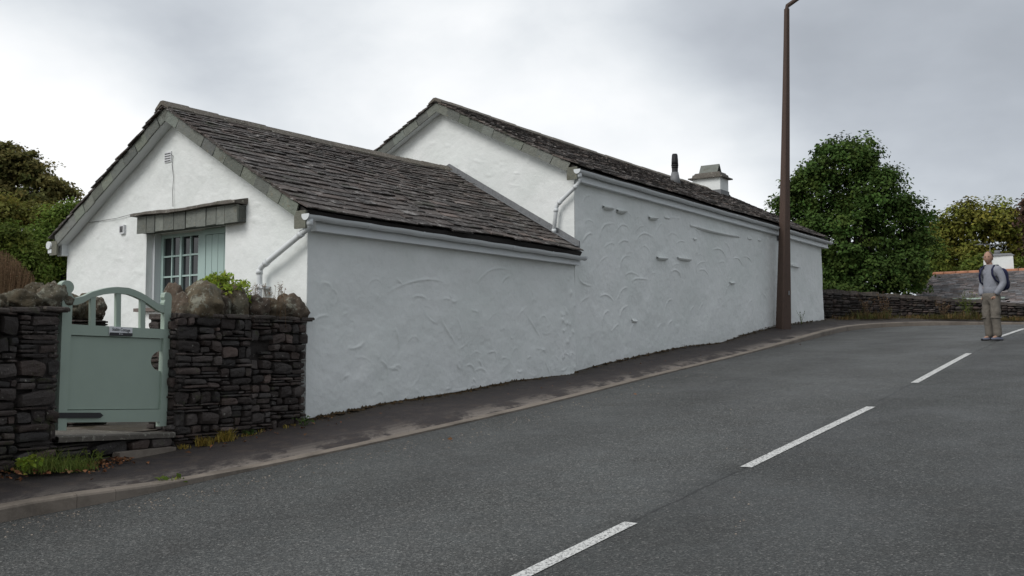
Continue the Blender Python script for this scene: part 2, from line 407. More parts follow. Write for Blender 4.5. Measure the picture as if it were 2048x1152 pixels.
# ------------------------------------------------------------------ ground, road
def mk_terrain():
    mb = MB()
    xs = np.concatenate([np.linspace(-600, -40, 10), np.linspace(-32, 48, 54), np.linspace(60, 700, 10)])
    ys = np.concatenate([np.linspace(-300, -30, 6), np.linspace(-22, 70, 62), np.linspace(85, 1200, 12)])
    P = np.zeros((len(xs), len(ys), 3))
    for i, x in enumerate(xs):
        for j, y in enumerate(ys):
            z = G(x, y) - .28
            far = max(0, min(1, (y - 33) / 12)); z -= far * 1.2
            P[i, j] = (x, y, z)
    mb.grid(P, flip=False)
    o = mb.build('ground', MT['ground']); o['kind'] = 'structure'
mk_terrain()
def mk_roadmesh():
    mb = MB(); rows = []
    n = len(KD)
    # inner (right-hand) edge of the road, 8 m to the right of the left kerb, swinging round the bend
    for i, (x, y, h) in enumerate(KD):
        s = SX * x + SY * y
        f = i / (n - 1)
        if s < 20 and y < 19: ix, iy = x + SY * 8.6, y - SX * 8.6
        else:
            ix, iy = None, None
        rows.append([x, y, ix, iy])
    good = [r for r in rows if r[2] is not None]; lx, ly = good[-1][2], good[-1][3]
    k = len(good); m = n - k
    for q, r in enumerate(rows[k:]):
        t = (q + 1) / m
        r[2] = lx + (26 - lx) * t * .9 + 4.5 * t * (1 - t); r[3] = ly + (12 - ly) * t + 4 * t * (1 - t)
    nc = 36; P = np.zeros((n, nc + 1, 3))
    for i, (x, y, ix, iy) in enumerate(rows):
        for j in range(nc + 1):
            t = j / nc; a = x + (ix - x) * t; b = y + (iy - y) * t
            P[i, j] = (a, b, G(a, b))
    mb.grid(P, flip=True)
    o = mb.build('road', MT['road']); o['kind'] = 'structure'
    # far-side kerb and verge of the inner edge (outside the picture)
    vb = MB(); P = np.zeros((n, 3, 3))
    for i, (x, y, ix, iy) in enumerate(rows):
        d = Vector((ix - x, iy - y)).normalized()
        P[i, 0] = (ix, iy, G(ix, iy) - .05); P[i, 1] = (ix, iy, G(ix, iy) + .1); P[i, 2] = (ix + d.x * 2.5, iy + d.y * 2.5, G(ix, iy) + .16)
    vb.grid(P, flip=True); o = vb.build('verge', MT['ground']); o['kind'] = 'structure'
mk_roadmesh()
# ---- kerb stones as one kerb mesh with joints
def norms(poly):
    out = []
    for i in range(len(poly)):
        a = poly[max(0, i - 1)]; b = poly[min(len(poly) - 1, i + 1)]
        d = Vector((b[0] - a[0], b[1] - a[1])).normalized(); out.append(Vector((-d.y, d.x)))
    return out
KN = norms(KD)
def mk_kerbmesh():
    mb = MB(); acc = 0; prev = None
    poly = dens(smooth(dens(K, .45), 3), .9); poly = [p for i, p in enumerate(poly)]
    poly = [p for i, p in enumerate(poly)]
    N_ = norms(poly)
    for i in range(len(poly) - 1):
        (x0, y0, h0), (x1, y1, h1) = poly[i], poly[i + 1]; n0, n1 = N_[i], N_[i + 1]
        d = Vector((x1 - x0, y1 - y0)); L = d.length
        if L < .05: continue
        d /= L; g = .0035 if i % 3 == 0 else 0
        tn = random.uniform(.93, 1.07) if i % 3 == 0 else tn; w = .145
        A = Vector((x0, y0)) + d * g; B = Vector((x1, y1)) - d * g
        def prof(P_, n, h):
            z = G(P_.x, P_.y)
            h = max(h, .02); r = .022 if h > .06 else .004
            o = []
            for a, zz in ((-.0, -.12), (-.0, h - r), (r * .35, h - r * .3), (r, h), (w, h + .002), (w, -.12)):
                o.append(Vector((P_.x + n.x * a, P_.y + n.y * a, z + zz)))
            return o
        a = prof(A, n0, h0); b = prof(B, n1, h1); k = len(a)
        fs = [(j, k + j, k + j + 1, j + 1) for j in range(k - 1)] + [tuple(range(k)), tuple(range(2 * k - 1, k - 1, -1))]
        mb.add(a + b, fs, (tn, tn, tn))
    o = mb.build('kerb', MT['kerb']); o['kind'] = 'structure'
mk_kerbmesh()
# ---- wall foot line (plan) with heights taken from the photograph
gate_l = vcol(120, 9.5); gate_r = vcol(335, 10.72)
gD = (gate_r - gate_l).normalized(); gN = Vector((-gD.y, gD.x))
WL = []                                                   # (x, y, z) of pavement surface at the wall
def wl(px, py, p0, d):
    p = hitplane(px, py, p0, d); WL.append((p.x, p.y, p.z))
for px, py in ((-420, 1010), (-150, 962), (0, 936), (120, 930), (250, 908), (345, 893), (480, 868), (600, 842)): wl(px, py, gate_l, gD) if px < 345 else wl(px, py, gate_r, (cA - gate_r).normalized())
for px, py in ((612, 838), (760, 807), (919, 783), (1027, 761), (1139, 750)): wl(px, py, cA, aD)
for px, py in ((1153, 744), (1205, 727), (1294, 707), (1369, 692), (1444, 685), (1478, 671), (1547, 651), (1649, 639)): wl(px, py, cJ, bD)
bend = [(1700, 637, 28.9), (1800, 635, 29.6), (1900, 637, 30.1), (2048, 641, 30.2), (2200, 645, 30.5), (2500, 650, 31.5)]
for px, py, d in bend:
    p = at(px, py, d); WL.append((p.x, p.y, p.z))
WL = [(WL[0][0] - SX * 12, WL[0][1] - SY * 12, WL[0][2] - 1.1)] + WL
WLD = dens(WL, .25)
wcum = [0]
for a, b in zip(WLD[:-1], WLD[1:]): wcum.append(wcum[-1] + math.hypot(b[0] - a[0], b[1] - a[1]))
def foot(x, y):                                           # nearest wall-foot height
    best = min(WLD, key=lambda p: (p[0] - x) ** 2 + (p[1] - y) ** 2); return best[2]
def mk_pavement():
    mb = MB(); kp = dens(KD, .22); N_ = norms(kp)
    kp = [(p[0], p[1], p[2], n) for p, n in zip(kp, N_)]
    # match kerb points to wall points monotonically by nearest
    rows = []; last = 0
    for x, y, h, n in kp:
        if (SX * x + SY * y) < -14: continue
        bx, by = x + n.x * .145, y + n.y * .145
        j = min(range(last, min(last + 60, len(WLD))), key=lambda q: (WLD[q][0] - bx) ** 2 + (WLD[q][1] - by) ** 2) if last else min(range(len(WLD)), key=lambda q: (WLD[q][0] - bx) ** 2 + (WLD[q][1] - by) ** 2)
        last = max(last, j); rows.append(((bx, by, G(x, y) + max(h, .02) - .006), WLD[last], h))
    nc = 14; k0 = len(mb.v)
    for (a, b, h) in rows:
        b = Vector(b); a = Vector(a); d = (b - a); dl = d.length
        b2 = b + d / max(dl, .01) * .10; b2.z = b.z + .012
        for j in range(nc + 1):
            t = j / nc; e = a.lerp(b2, t)
            e.z = a.z + (b2.z - a.z) * (t * .62 + .38 * max(0, (t - .72) / .28) ** 1.3) if b2.z > a.z else e.z
            if 0 < j: e.z += .014 * mnoise.noise(Vector((e.x * 1.7, e.y * 1.7, 0)))
            mb.v.append(tuple(e))
    for i in range(len(rows) - 1):
        for j in range(nc):
            t = (j + .5) / nc; kfac = max(0, 1 - t * 2.9); wf = max(0, (t - .72) / .28)
            w = 1.0 if rows[i][2] < .1 else .45
            far = max(0, min(1, (rows[i][0][1] - 24) / 5))
            mb.f.append((k0 + i * (nc + 1) + j, k0 + (i + 1) * (nc + 1) + j, k0 + (i + 1) * (nc + 1) + j + 1, k0 + i * (nc + 1) + j + 1)[::-1])
            mb.t.append((kfac * w, min(1, wf + far * .35), 0)); mb.sm.append(True)
    o = mb.build('pavement', MT['pave']); o['kind'] = 'structure'
    for p in mb.f[:1]: pass
mk_pavement()
# ---- centre line dashes
def mk_dash(pts, label, wd=.10):
    mb = MB(); c = dens([tuple(p) for p in pts], .25); nn = norms(c); P = np.zeros((len(c), 3, 3))
    for i, (p, n) in enumerate(zip(c, nn)):
        for j, w in enumerate((wd / 2, 0, -wd / 2)):
            x, y = p[0] + n.x * w, p[1] + n.y * w; P[i, j] = (x, y, G(x, y) + .005)
    mb.grid(P, flip=True)
    o = mb.build('road_marking', MT['paint']); o['kind'] = 'structure'
for q, lab in (([(1045, 1152), (1262, 1046)], ''), ([(1492, 935), (1742, 814)], ''), ([(1829, 766), (1938, 707)], ''), ([(1996, 675), (2048, 657.5)], '')):
    mk_dash([hit(a, b)[:2] for a, b in q], lab)
d0 = Vector(hit(1045, 1152)[:2]); mk_dash([tuple(d0 + Vector((-SX, -SY)) * 6), tuple(d0)], '')
# ------------------------------------------------------------------ cottages
class Fr:                                                  # local frame u along, w inward, z up
    def __init__(s, o, e1, e2): s.o = Vector((o[0], o[1], 0)); s.a = Vector((e1[0], e1[1], 0)); s.g = Vector((e2[0], e2[1], 0))
    def __call__(s, u, w, z): return s.o + s.a * u + s.g * w + Vector((0, 0, z))
    def vec(s, u, w, z): return s.a * u + s.g * w + Vector((0, 0, z))
FA = Fr(cA, aD, aG); FB = Fr(cJ, bD, bG)
def uvz(px, py, fr):                                       # pixel on front wall -> (u, z)
    p = hitplane(px, py, fr.o, fr.a); return ((p - fr.o).dot(fr.a), p.z)
def wz(px, py, fr, u0=0.0):                                # pixel on the near gable -> (w, z)
    o = fr.o + fr.a * u0; p = hitplane(px, py, o, fr.g); return ((p - o).dot(fr.g), p.z)
def stamp(Hh, us, zs, pts, h, sig):
    du = us[1] - us[0]; dz = zs[1] - zs[0]; n = len(pts); r = int(3 * sig / du) + 1
    for k in range(n - 1):
        (a, b), (c, d) = pts[k], pts[k + 1]; L = math.hypot(c - a, d - b); m = max(2, int(L / .008))
        for q in range(m):
            t = (k + q / m) / (n - 1); x = a + (c - a) * q / m; y = b + (d - b) * q / m
            hh = h * math.sin(math.pi * min(1, max(0, t))) ** .5 * (0.75 + .5 * random.random())
            i = int((x - us[0]) / du); j = int((y - zs[0]) / dz)
            i0, i1, j0, j1 = max(0, i - r), min(len(us), i + r + 2), max(0, j - r), min(len(zs), j + r + 2)
            if i0 >= i1 or j0 >= j1: continue
            X, Y = np.meshgrid(us[i0:i1] - x, zs[j0:j1] - y, indexing='ij')
            Hh[i0:i1, j0:j1] = np.maximum(Hh[i0:i1, j0:j1], hh * np.exp(-(X * X + Y * Y) / (2 * sig * sig)))
def bez(p0, p1, p2, n=14):
    c = (2 * p1[0] - .5 * p0[0] - .5 * p2[0], 2 * p1[1] - .5 * p0[1] - .5 * p2[1]); out = []
    for i in range(n + 1):
        t = i / n; out.append(((1 - t) ** 2 * p0[0] + 2 * t * (1 - t) * c[0] + t * t * p2[0], (1 - t) ** 2 * p0[1] + 2 * t * (1 - t) * c[1] + t * t * p2[1]))
    return out
def wall_grid(fr, L, z0, z1, res, fn, seed):
    us = np.arange(0, L + res, res); us = us[us < L]; us = np.append(us, L); zs = np.arange(z0, z1 + res, res)
    U, Z = np.meshgrid(us, zs, indexing='ij')
    base = .028 * vnoise(U * .7, Z * .8, seed) + .013 * vnoise(U * 2.3, Z * 2.3, seed + 1) + .004 * vnoise(U * 8, Z * 8, seed + 2) + .0016 * vnoise(U * 22, Z * 22, seed + 3)
    base += np.clip(1.25 - (Z - Z.min()) / 2.4, .25, 1) * (.0055 * vnoise(U * 4.5 + Z, Z * 5 - U, seed + 7) + .0035 * np.abs(vnoise(U * 9 - Z * 3, Z * 8 + U * 2, seed + 8)))
    Hh = np.zeros_like(U); fn(Hh, us, zs)
    D = base + Hh
    edge = np.minimum(1, U / .25); D = D * (.25 + .75 * edge)
    O = np.array(fr.o); A = np.array(fr.a); Gg = np.array(fr.g)
    P = O + U[..., None] * A + (-D)[..., None] * Gg; P[..., 2] = Z
    return P
# --- front wall marks
def marksA(Hh, us, zs):
    rnd = random.Random(3); L = us[-1]
    for _ in range(130):
        x = rnd.uniform(.1, L - .05); y = zs[0] + .2 + (rnd.random() ** 1.2) * 2.5
        if rnd.random() < .35: x = rnd.uniform(L * .45, L); y = rnd.uniform(zs[0] + .6, zs[0] + 2.2)
        ln = rnd.uniform(.06, .32); an = rnd.choice([-.5, -.9, .4, 2.2, -.2, .2, -1.0]) + rnd.uniform(-.3, .3); cv = rnd.uniform(-.05, .09)
        p0 = (x, y); p2 = (x + ln * math.cos(an), y + ln * math.sin(an)); p1 = ((p0[0] + p2[0]) / 2 - cv * math.sin(an), (p0[1] + p2[1]) / 2 + cv * math.cos(an))
        stamp(Hh, us, zs, bez(p0, p1, p2), rnd.uniform(.004, .014), rnd.uniform(.006, .010))
    for a, b, c in (((550, 460), (700, 402), (820, 410)), ((810, 605), (835, 650), (880, 720)), ((590, 395), (605, 408), (625, 425)), ((1240, 575), (1280, 640), (1305, 690)), ((985, 420), (1060, 350), (1150, 350)),
                    ((1115, 425), (1130, 395), (1165, 378)), ((535, 840), (570, 845), (590, 846)), ((670, 490), (700, 480), (740, 495)), ((580, 640), (590, 680), (600, 715)), ((1040, 770), (1060, 760), (1080, 762)), ((150, 640), (190, 590), (250, 580))):
        q = [uvz(560 + p[0] / 2.505, 400 + p[1] / 2.505, FA) for p in (a, b, c)]; stamp(Hh, us, zs, bez(*q), .014, .009)
    for _ in range(40):
        x = rnd.uniform(L - .45, L - .02); y = rnd.uniform(zs[0], 3.0); stamp(Hh, us, zs, [(x, y), (x + rnd.uniform(-.05, .05), y + rnd.uniform(-.05, .05))], rnd.uniform(.006, .022), rnd.uniform(.012, .03))
ARCS = [[(105,235),(130,215),(170,240)],[(80,380),(120,320),(160,322)],[(215,345),(240,260),(320,243)],[(325,310),(370,250),(420,275)],[(475,300),(500,265),(530,265)],[(610,320),(630,270),(660,240)],[(470,385),(520,315),(600,345)],[(345,390),(380,365),(420,372)],[(215,535),(235,495),(270,480)],[(345,605),(370,500),(430,475)],[(500,430),(540,405),(585,470)],[(395,620),(430,595),(490,620)],[(445,670),(465,640),(560,645)],[(340,785),(370,720),(410,705)],[(215,770),(260,755),(310,800)],[(75,840),(95,795),(135,770)],[(360,910),(370,860),(410,835)],[(290,1020),(320,980),(345,968)],[(735,545),(760,532),(780,540)],[(720,590),(760,580),(795,635)],[(585,605),(600,597),(620,600)],[(755,385),(790,368),(820,375)],[(920,580),(960,575),(995,610)],[(1020,435),(1080,430),(1125,500)],[(1105,375),(1140,410),(1162,495)],[(1175,495),(1210,495),(1240,545)],[(1245,480),(1285,490),(1310,530)],[(905,590),(920,530),(990,520)],[(1070,525),(1090,515),(1110,522)],[(1110,760),(1130,700),(1150,680)],[(865,880),(880,850),(890,840)],[(925,870),(945,830),(960,815)],[(680,900),(700,810),(740,790)],[(620,1030),(640,980),(660,965)],[(700,1020),(715,960),(740,940)],[(1275,830),(1290,800),(1300,795)],[(1380,740),(1400,760),(1415,790)],[(870,270),(910,290),(930,330)],[(700,205),(760,200),(790,220)],[(395,160),(420,165),(440,190)],[(80,120),(110,50),(150,45)],[(65,620),(90,670),(150,690)],[(700,330),(740,310),(780,350)],[(240,420),(280,385),(320,390)],[(230,1000),(240,900),(280,870)],[(430,1100),(435,1000),(470,960)]]
def marksB(Hh, us, zs):
    for a in ARCS:
        q = [uvz(1140 + p[0] / 3.6, 380 + p[1] / 3.6, FB) for p in a]; stamp(Hh, us, zs, bez(*q), random.uniform(.010, .020), random.uniform(.007, .0095))
    rnd = random.Random(5); L = us[-1]
    for _ in range(150):
        x = rnd.uniform(.1, L); y = rnd.uniform(zs[0] + .3, zs[-1] - .3); r = rnd.uniform(.25, .8); up = rnd.random() < .8
        w = r * rnd.uniform(.4, 1)
        stamp(Hh, us, zs, bez((x, y), (x + w * .35, y + r * .75), (x + w, y + r * .8)), rnd.uniform(.0015, .006), .008)
low = thing('low_cottage', 'lower white rendered cottage nearest the gate, with small-paned green window and dark slate roof', 'cottage', FA(LA / 2, 2.4, .8))
tall = thing('tall_cottage', 'taller white rendered cottage up the road, with black flue and white chimney', 'cottage', FB(LB / 2, 2.8, 1.6))
ZA_T, ZB_T = 3.40, 4.66
WA = wz(133, 560, FA)[0]; WB = 5.75
mb = MB(); mb.grid(wall_grid(FA, LA - .003, .1, ZA_T + .1, .015, marksA, 1), flip=True)
mb.build('front_wall', MT['render'], low)
mb = MB(); mb.grid(wall_grid(FB, LB, .8, ZB_T + .12, .015, marksB, 20), flip=True)
mb.build('front_wall', MT['render'], tall)
APXA = 5.14; EVA = 3.475; OVE = .17                          # roof top line: apex height, eave-edge height, overhang
APXB = 6.42; EVB = 4.90
def roofz(w, W, apx, ev):                                  # underside of deck over the gable
    half = W / 2; t = abs(w - half) / (half + OVE); return apx - (apx - ev) * t
# window rectangle on gable A
wl_, wzb = wz(290, 617, FA); wr_, _ = wz(451, 470, FA); _, wzt = wz(300, 464, FA); _, wzt2 = wz(451, 448, FA)
WIN = (wr_, wl_, wzb, (wzt + wzt2) / 2)
def gable(fr, W, z0, apx, ev, z_e, parent, seed, hole=None, u0=0.0, res=.03):
    ws = np.arange(0, W, res); ws = np.append(ws, W); zs = np.arange(z0, z_e, res); zs = np.append(zs, z_e)
    if hole:
        for h in hole[:2]: ws[np.argmin(abs(ws - h))] = h
        for h in hole[2:]: zs[np.argmin(abs(zs - h))] = h
    rows_up = 60
    P = np.zeros((len(ws), len(zs) + rows_up, 3)); skip = np.zeros((len(ws) - 1, len(zs) + rows_up - 1), bool)
    for i, w in enumerate(ws):
        top = roofz(w, W, apx, ev) - .10
        for j in range(len(zs) + rows_up):
            z = zs[j] if j < len(zs) else z_e + (max(top, z_e + .001) - z_e) * (j - len(zs) + 1) / rows_up
            P[i, j] = (0, w, z)
    w_, z_ = P[..., 1], P[..., 2]
    D = .022 * vnoise(w_ * .9, z_ * .9, seed) + .009 * vnoise(w_ * 3, z_ * 3, seed + 1) + .003 * vnoise(w_ * 9, z_ * 9, seed + 2) + .0015 * vnoise(w_ * 25, z_ * 25, seed + 3)
    sc = vnoise(w_ * 5 + z_ * 2, z_ * 9 - w_ * 2, seed + 5); D += np.where(sc > .62, (sc - .62) * .03, 0)
    edge = np.minimum(1, np.minimum(w_, W - w_) / .2); D *= .2 + .8 * edge
    if hole:
        for i in range(len(ws) - 1):
            for j in range(len(zs) - 1):
                if hole[0] - 1e-6 <= ws[i] < hole[1] - 1e-6 and hole[2] - 1e-6 <= zs[j] < hole[3] - 1e-6: skip[i, j] = True
        dd = np.maximum(np.maximum(hole[0] - w_, w_ - hole[1]), np.maximum(hole[2] - z_, z_ - hole[3])); D *= np.clip(dd / .12, 0, 1)
    Q = np.array(fr.o) + (u0 - D)[..., None] * np.array(fr.a) + w_[..., None] * np.array(fr.g); Q[..., 2] = z_
    mb = MB(); mb.grid(Q, skip=skip)
    return mb
print('WIN', WIN)
mb = gable(FA, WA, .1, APXA, EVA, max(3.43, WIN[3] + .03), low, 40, WIN)
RV = .26                                                   # window reveal
for (w0, w1) in ((WIN[0], WIN[0]), (WIN[1], WIN[1])):
    P = np.array([[list(FA(u, w0, z)) for z in np.linspace(WIN[2], WIN[3], 8)] for u in (0, .004, RV)]); mb.grid(P, smooth=False, flip=(w0 == WIN[1]))
P = np.array([[list(FA(u, w, WIN[3])) for w in (WIN[0], WIN[1])] for u in (0, RV)]); mb.grid(P, smooth=False, flip=True)
mb.build('gable_wall', MT['render'], low)
mb = gable(FB, WB, .8, APXB, EVB, ZB_T, tall, 60, None, 0.0, .04); mb.build('gable_wall', MT['render'], tall)
def backs(fr, L, W, z0, zt, apx, ev, parent, inside):
    mb = MB()
    mb.box(fr(inside, W - .3, z0), fr.vec(L - inside - .3, 0, 0), fr.vec(0, .3, 0), (0, 0, zt - z0)); mb.build('back_wall', MT['render'], parent)
    mb = MB(); hz = roofz(0, W, apx, ev) - .1
    pts = [fr(L - .3, .02, z0), fr(L - .3, W, z0), fr(L - .3, W, hz), fr(L - .3, W / 2, apx - .12), fr(L - .3, .02, hz)]
    mb.prism(pts, fr.vec(.3, 0, 0)); mb.build('end_wall', MT['render'], parent)
backs(FA, LA, WA, .1, ZA_T, APXA, EVA, low, .03); backs(FB, LB, WB, .8, ZB_T, APXB, EVB, tall, .03)
# ---- roofs
def roof(fr, L, W, apx, ev, parent, u0, u1, name_seed, clipfn=None, sag=0.0):
    rnd = random.Random(name_seed); half = W / 2; run = half + OVE; S = math.hypot(run, apx - ev); parts = []
    for side in (0, 1):
        cw = -OVE if side == 0 else W + OVE; sgn = 1 if side == 0 else -1
        upv = fr.vec(0, sgn * run / S, (apx - ev) / S); nrm = fr.vec(0, -sgn * (apx - ev) / S, run / S); ux = fr.vec(1, 0, 0)
        o = fr(0, cw, ev)
        def pt(u, s, h):
            sg = -sag * math.sin(math.pi * min(1, max(0, (u - u0) / (u1 - u0)))) * (s / S) - .012 * math.sin(u * 1.3 + s)
            return o + ux * u + upv * s + nrm * h + Vector((0, 0, sg))
        deck = MB(); n = 12
        for i in range(n):
            a = u0 + (u1 - u0) * i / n + (.055 if i == 0 else 0); b = u0 + (u1 - u0) * (i + 1) / n
            deck.hexa([pt(a, 0.02, -.09), pt(b, 0.02, -.09), pt(b, S, -.09), pt(a, S, -.09), pt(a, 0.02, -.025), pt(b, 0.02, -.025), pt(b, S, -.025), pt(a, S, -.025)])
        deck.build('roof_deck', MT['deck_wood'], parent)
        mb = MB(); s = -.03; ci = 0
        while s < S - .05:
            f = s / S; e = .185 * (1 - f) + .095 * f; e *= rnd.uniform(.92, 1.08); ln = e * 2.2
            if s + ln > S + .02: ln = S + .02 - s
            u = u0 - rnd.uniform(0, .1); row = rnd.uniform(.9, 1.1)
            first = True
            while u < u1:
                w = (rnd.uniform(.14, .30) if rnd.random() < .6 else rnd.uniform(.28, .50)) * (1.1 - .35 * f); ua, ub = max(u, u0 - .02 + rnd.uniform(-.02, .015)), min(u + w, u1); u += w
                if ub - ua < .05: continue
                if clipfn and side == 0 and clipfn((ua + ub) / 2, s): continue
                th = rnd.uniform(.011, .024); hh = .036 + rnd.uniform(-.005, .012); g = .004
                j = lambda k=.012: rnd.uniform(-k, k)
                t = rnd.uniform(.5, 1.45); hue = rnd.uniform(-.07, .09); tn = (t * (1 + hue), t, t * (1 - hue * .4))
                kk = rnd.uniform(1.6, 2.4) if rnd.random() < .08 else 1.0; tn = tuple(c * kk for c in tn)
                sk = j(.028); sa, sb = s + sk + j(.016), s + sk + j(.016); dy = j(.006)
                mb.hexa([pt(ua + g, sa, hh - th), pt(ub - g, sb, hh - th + dy), pt(ub - g, s + ln, -.012), pt(ua + g, s + ln, -.012),
                         pt(ua + g + abs(j(.006)), sa + j(.006), hh), pt(ub - g - abs(j(.006)), sb + j(.006), hh + dy), pt(ub - g, s + ln, .006), pt(ua + g, s + ln, .006)], tn)
            s += e; ci += 1
        mb.build('slate_slope', MT['slate'], parent)
        # underslates on the barge and white soffit
        bm_ = MB(); s = .0; 
        if side == 0 or True:
            s = .14
            while s < S - .02:
                l = rnd.uniform(.24, .40); e2 = min(s + l, S + .0); t = rnd.uniform(.72, 1.2); tw = rnd.uniform(-.006, .01)
                dv = upv * 1.0; z1 = Vector((0, 0, -1))
                a = pt(u0, s, -.012); b = pt(u0, e2 - .006, -.012); hgt = .155
                ex = ux * (.022) ; off = ux * (.010 + tw)
                nn = -nrm * hgt
                c_ = b + nn; d_ = a + nn + upv * rnd.uniform(-.02, .02)
                bm_.hexa([a + off, b + off, c_ + off, d_ + off, a + off + ex, b + off + ex, c_ + off + ex, d_ + off + ex], (t, t * rnd.uniform(.97, 1.04), t * rnd.uniform(.93, 1.03)))
                s = e2
            # foot slate
            w0 = cw + sgn * .0
            a = fr(u0 + .012, w0 + sgn * .0, ev - .235); 
            bm_.box(a, fr.vec(.03, 0, 0), fr.vec(0, sgn * .20, 0), (0, 0, .215), (.95, .9, .8))
        bm_.build('underslates', MT['underslate'], parent)
        so = MB(); a0 = u0 + .05; hh = -.115
        so.hexa([pt(a0, .02, hh - .035), pt(.0, .02, hh - .035), pt(.0, S, hh - .035), pt(a0, S, hh - .035), pt(a0, .02, hh), pt(.0, .02, hh), pt(.0, S, hh), pt(a0, S, hh)])
        so.build('soffit', MT['white_gloss'], parent)
    # ridge stones
    rb = MB(); u = u0 - .04
    while u < u1:
        l = rnd.uniform(.38, .52); ub = min(u + l, u1); t = rnd.uniform(.8, 1.25); q = -sag * math.sin(math.pi * min(1, max(0, (u - u0) / (u1 - u0)))); c0 = fr(0, half, apx + .055 + q + rnd.uniform(-.006, .006)); sl = (apx - ev) / run
        a_ = [(-.15, -.15 * sl - .03), (-.15, -.15 * sl), (-.03, .012), (.03, .012), (.15, -.15 * sl), (.15, -.15 * sl - .03), (0, -.04)]
        rb.prism([c0 + fr.vec(u, p[0], p[1]) for p in a_][::-1], fr.vec(ub - u - .008, 0, 0), (t, t * .97, t * .92)); u = ub
    rb.build('ridge', MT['ridge_stone'], parent)
JU = 6.0
roof(FA, LA, WA, APXA, EVA, low, -.205, LA + .02, 11, None, .03)
roof(FB, LB, WB, APXB, EVB, tall, -.205, LB + .22, 12, None, .05)
# extend the low roof up to the taller gable (its ridge runs a little longer than the eave)
# ---- fascia, gutter
def gutter(fr, L, W, ev, parent, u0, u1, z_wall_top, drop_far=0.0, joints=6):
    mb = MB()
    zf = ev - .26
    zf = ev - .245; mb.box(fr(u0 + .24, -.105, zf), fr.vec(u1 - u0 - .24 - .02, 0, 0), fr.vec(0, .14, 0), (0, 0, .145)); mb.box(fr(u0 + .24, -.118, zf - .002), fr.vec(u1 - u0 - .24 - .02, 0, 0), fr.vec(0, .010, 0), (0, 0, .035)); f = mb.build('fascia', MT['white_gloss'], parent)
    mb = MB(); mb.box(fr(u0 + .06, -.100, ev - .098), fr.vec(u1 - u0 - .08, 0, 0), fr.vec(0, .05, 0), (0, 0, .07)); mb.build('eave_gap_shade', MT['deck_wood'], parent)  # dark strip standing in for the black shade between slates and gutter
    g = MB(); r = .062; cw = -.105 - r - .006; n = 9; steps = 30
    P = np.zeros((2 * n, steps + 1, 3))
    for j in range(steps + 1):
        u = u0 + (u1 - u0) * j / steps; zc = ev - .078 - drop_far * j / steps + .004 * math.sin(j * 1.7)
        for k in range(n):
            an = math.pi * k / (n - 1)
            P[k, j] = fr(u, cw - r * math.cos(an), zc - r * math.sin(an)); P[2 * n - 1 - k, j] = fr(u, cw - (r - .005) * math.cos(an), zc - (r - .005) * math.sin(an))
    g.grid(P)
    for (u, sg) in ((u0, 1), (u1, -1)):
        zc = ev - .078 - (drop_far if sg < 0 else 0)
        pts = [fr(u, cw - (r + .004) * math.cos(math.pi * k / 12), zc - (r + .004) * math.sin(math.pi * k / 12)) for k in range(13)] + [fr(u, cw + r, zc + .012), fr(u, cw - r, zc + .012)]
        g.prism(pts if sg > 0 else pts, fr.vec(.008, 0, 0))
    for q in range(1, joints):
        u = u0 + (u1 - u0) * q / joints; zc = ev - .078 - drop_far * q / joints
        pts = [(cw - (r + .006) * math.cos(math.pi * k / 10), zc - (r + .006) * math.sin(math.pi * k / 10)) for k in range(11)] + [(cw + (r + .001) * math.cos(math.pi * k / 10), zc - (r + .001) * math.sin(math.pi * k / 10)) for k in range(11)]
        g.prism([fr(u, a, b) for a, b in pts], fr.vec(.035, 0, 0))
    g.build('gutter', MT['white_gloss'], parent)
gutter(FA, LA, WA, EVA, low, -.20, LA + .04, ZA_T, .03, 6)
gutter(FB, LB, WB, EVB, tall, -.20, LB + .22, ZB_T, 0, 12)
mb = MB(); mb.box(FA(-.20, WA + .105, EVA - .2), FA.vec(.5, 0, 0), FA.vec(0, .1, 0), (0, 0, .06)); mb.box(FA(-.1, WA - .02, EVA - .24), FA.vec(.5, 0, 0), FA.vec(0, .13, 0), (0, 0, .2))
mb.tube([FA(-.22, WA + .17, EVA - .08), FA(LA, WA + .17, EVA - .08)], .06, 12)
mb.build('gutter', MT['white_gloss'], low)
# ---- downpipes
def pipe(fr, parent, pts_px, u0, r=.034, last=None):
    o = fr.o + fr.a * u0; pts = [hitplane(a, b, o, fr.g) for a, b in pts_px]
    if last: pts = pts + [pts[-1] + Vector(last)]
    full = []
    for i, p in enumerate(pts):
        if 0 < i < len(pts) - 1:
            a = (pts[i - 1] - p).normalized(); b = (pts[i + 1] - p).normalized()
            full += [p + a * .07, p + a * .03 + b * .005, p + b * .03 + a * .005, p + b * .07]
        else: full.append(p)
    mb = MB(); mb.tube(full, r, 14)
    for i in range(len(pts) - 1):                           # collars and clips
        a, b = pts[i], pts[i + 1]; d = (b - a).normalized()
        if (b - a).length > .2:
            for t in ((.16, .86) if i else (.6,)): q = a.lerp(b, t); mb.tube([q - d * .03, q + d * .03], r + .007, 14)
    return mb, pts
mb, pts = pipe(FA, low, [(621, 438), (618, 455), (519, 537), (519, 580)], -.13, .036, (0, 0, -1.6))
q = pts[3]; 
for z in (0.02, -.5): mb.box(q + Vector((0, 0, z)) + FA.vec(-.02, -.07, 0), FA.vec(.14, 0, 0), FA.vec(0, .14, 0), (0, 0, .03))
mb.build('downpipe', MT['white_gloss'], low)
mb, pts = pipe(FB, tall, [(1160, 350), (1158, 366), (1113, 411), (1107, 470)], -.11, .034)
mb.build('downpipe', MT['white_gloss'], tall)
# gutter outlet hoppers
for fr, ev, par in ((FA, EVA, low), (FB, EVB, tall)):
    mb = MB(); c = fr(-.13, -.173, ev - .135); mb.tube([c, c + Vector((0, 0, -.07))], .045, 14); mb.build('gutter_outlet', MT['white_gloss'], par)
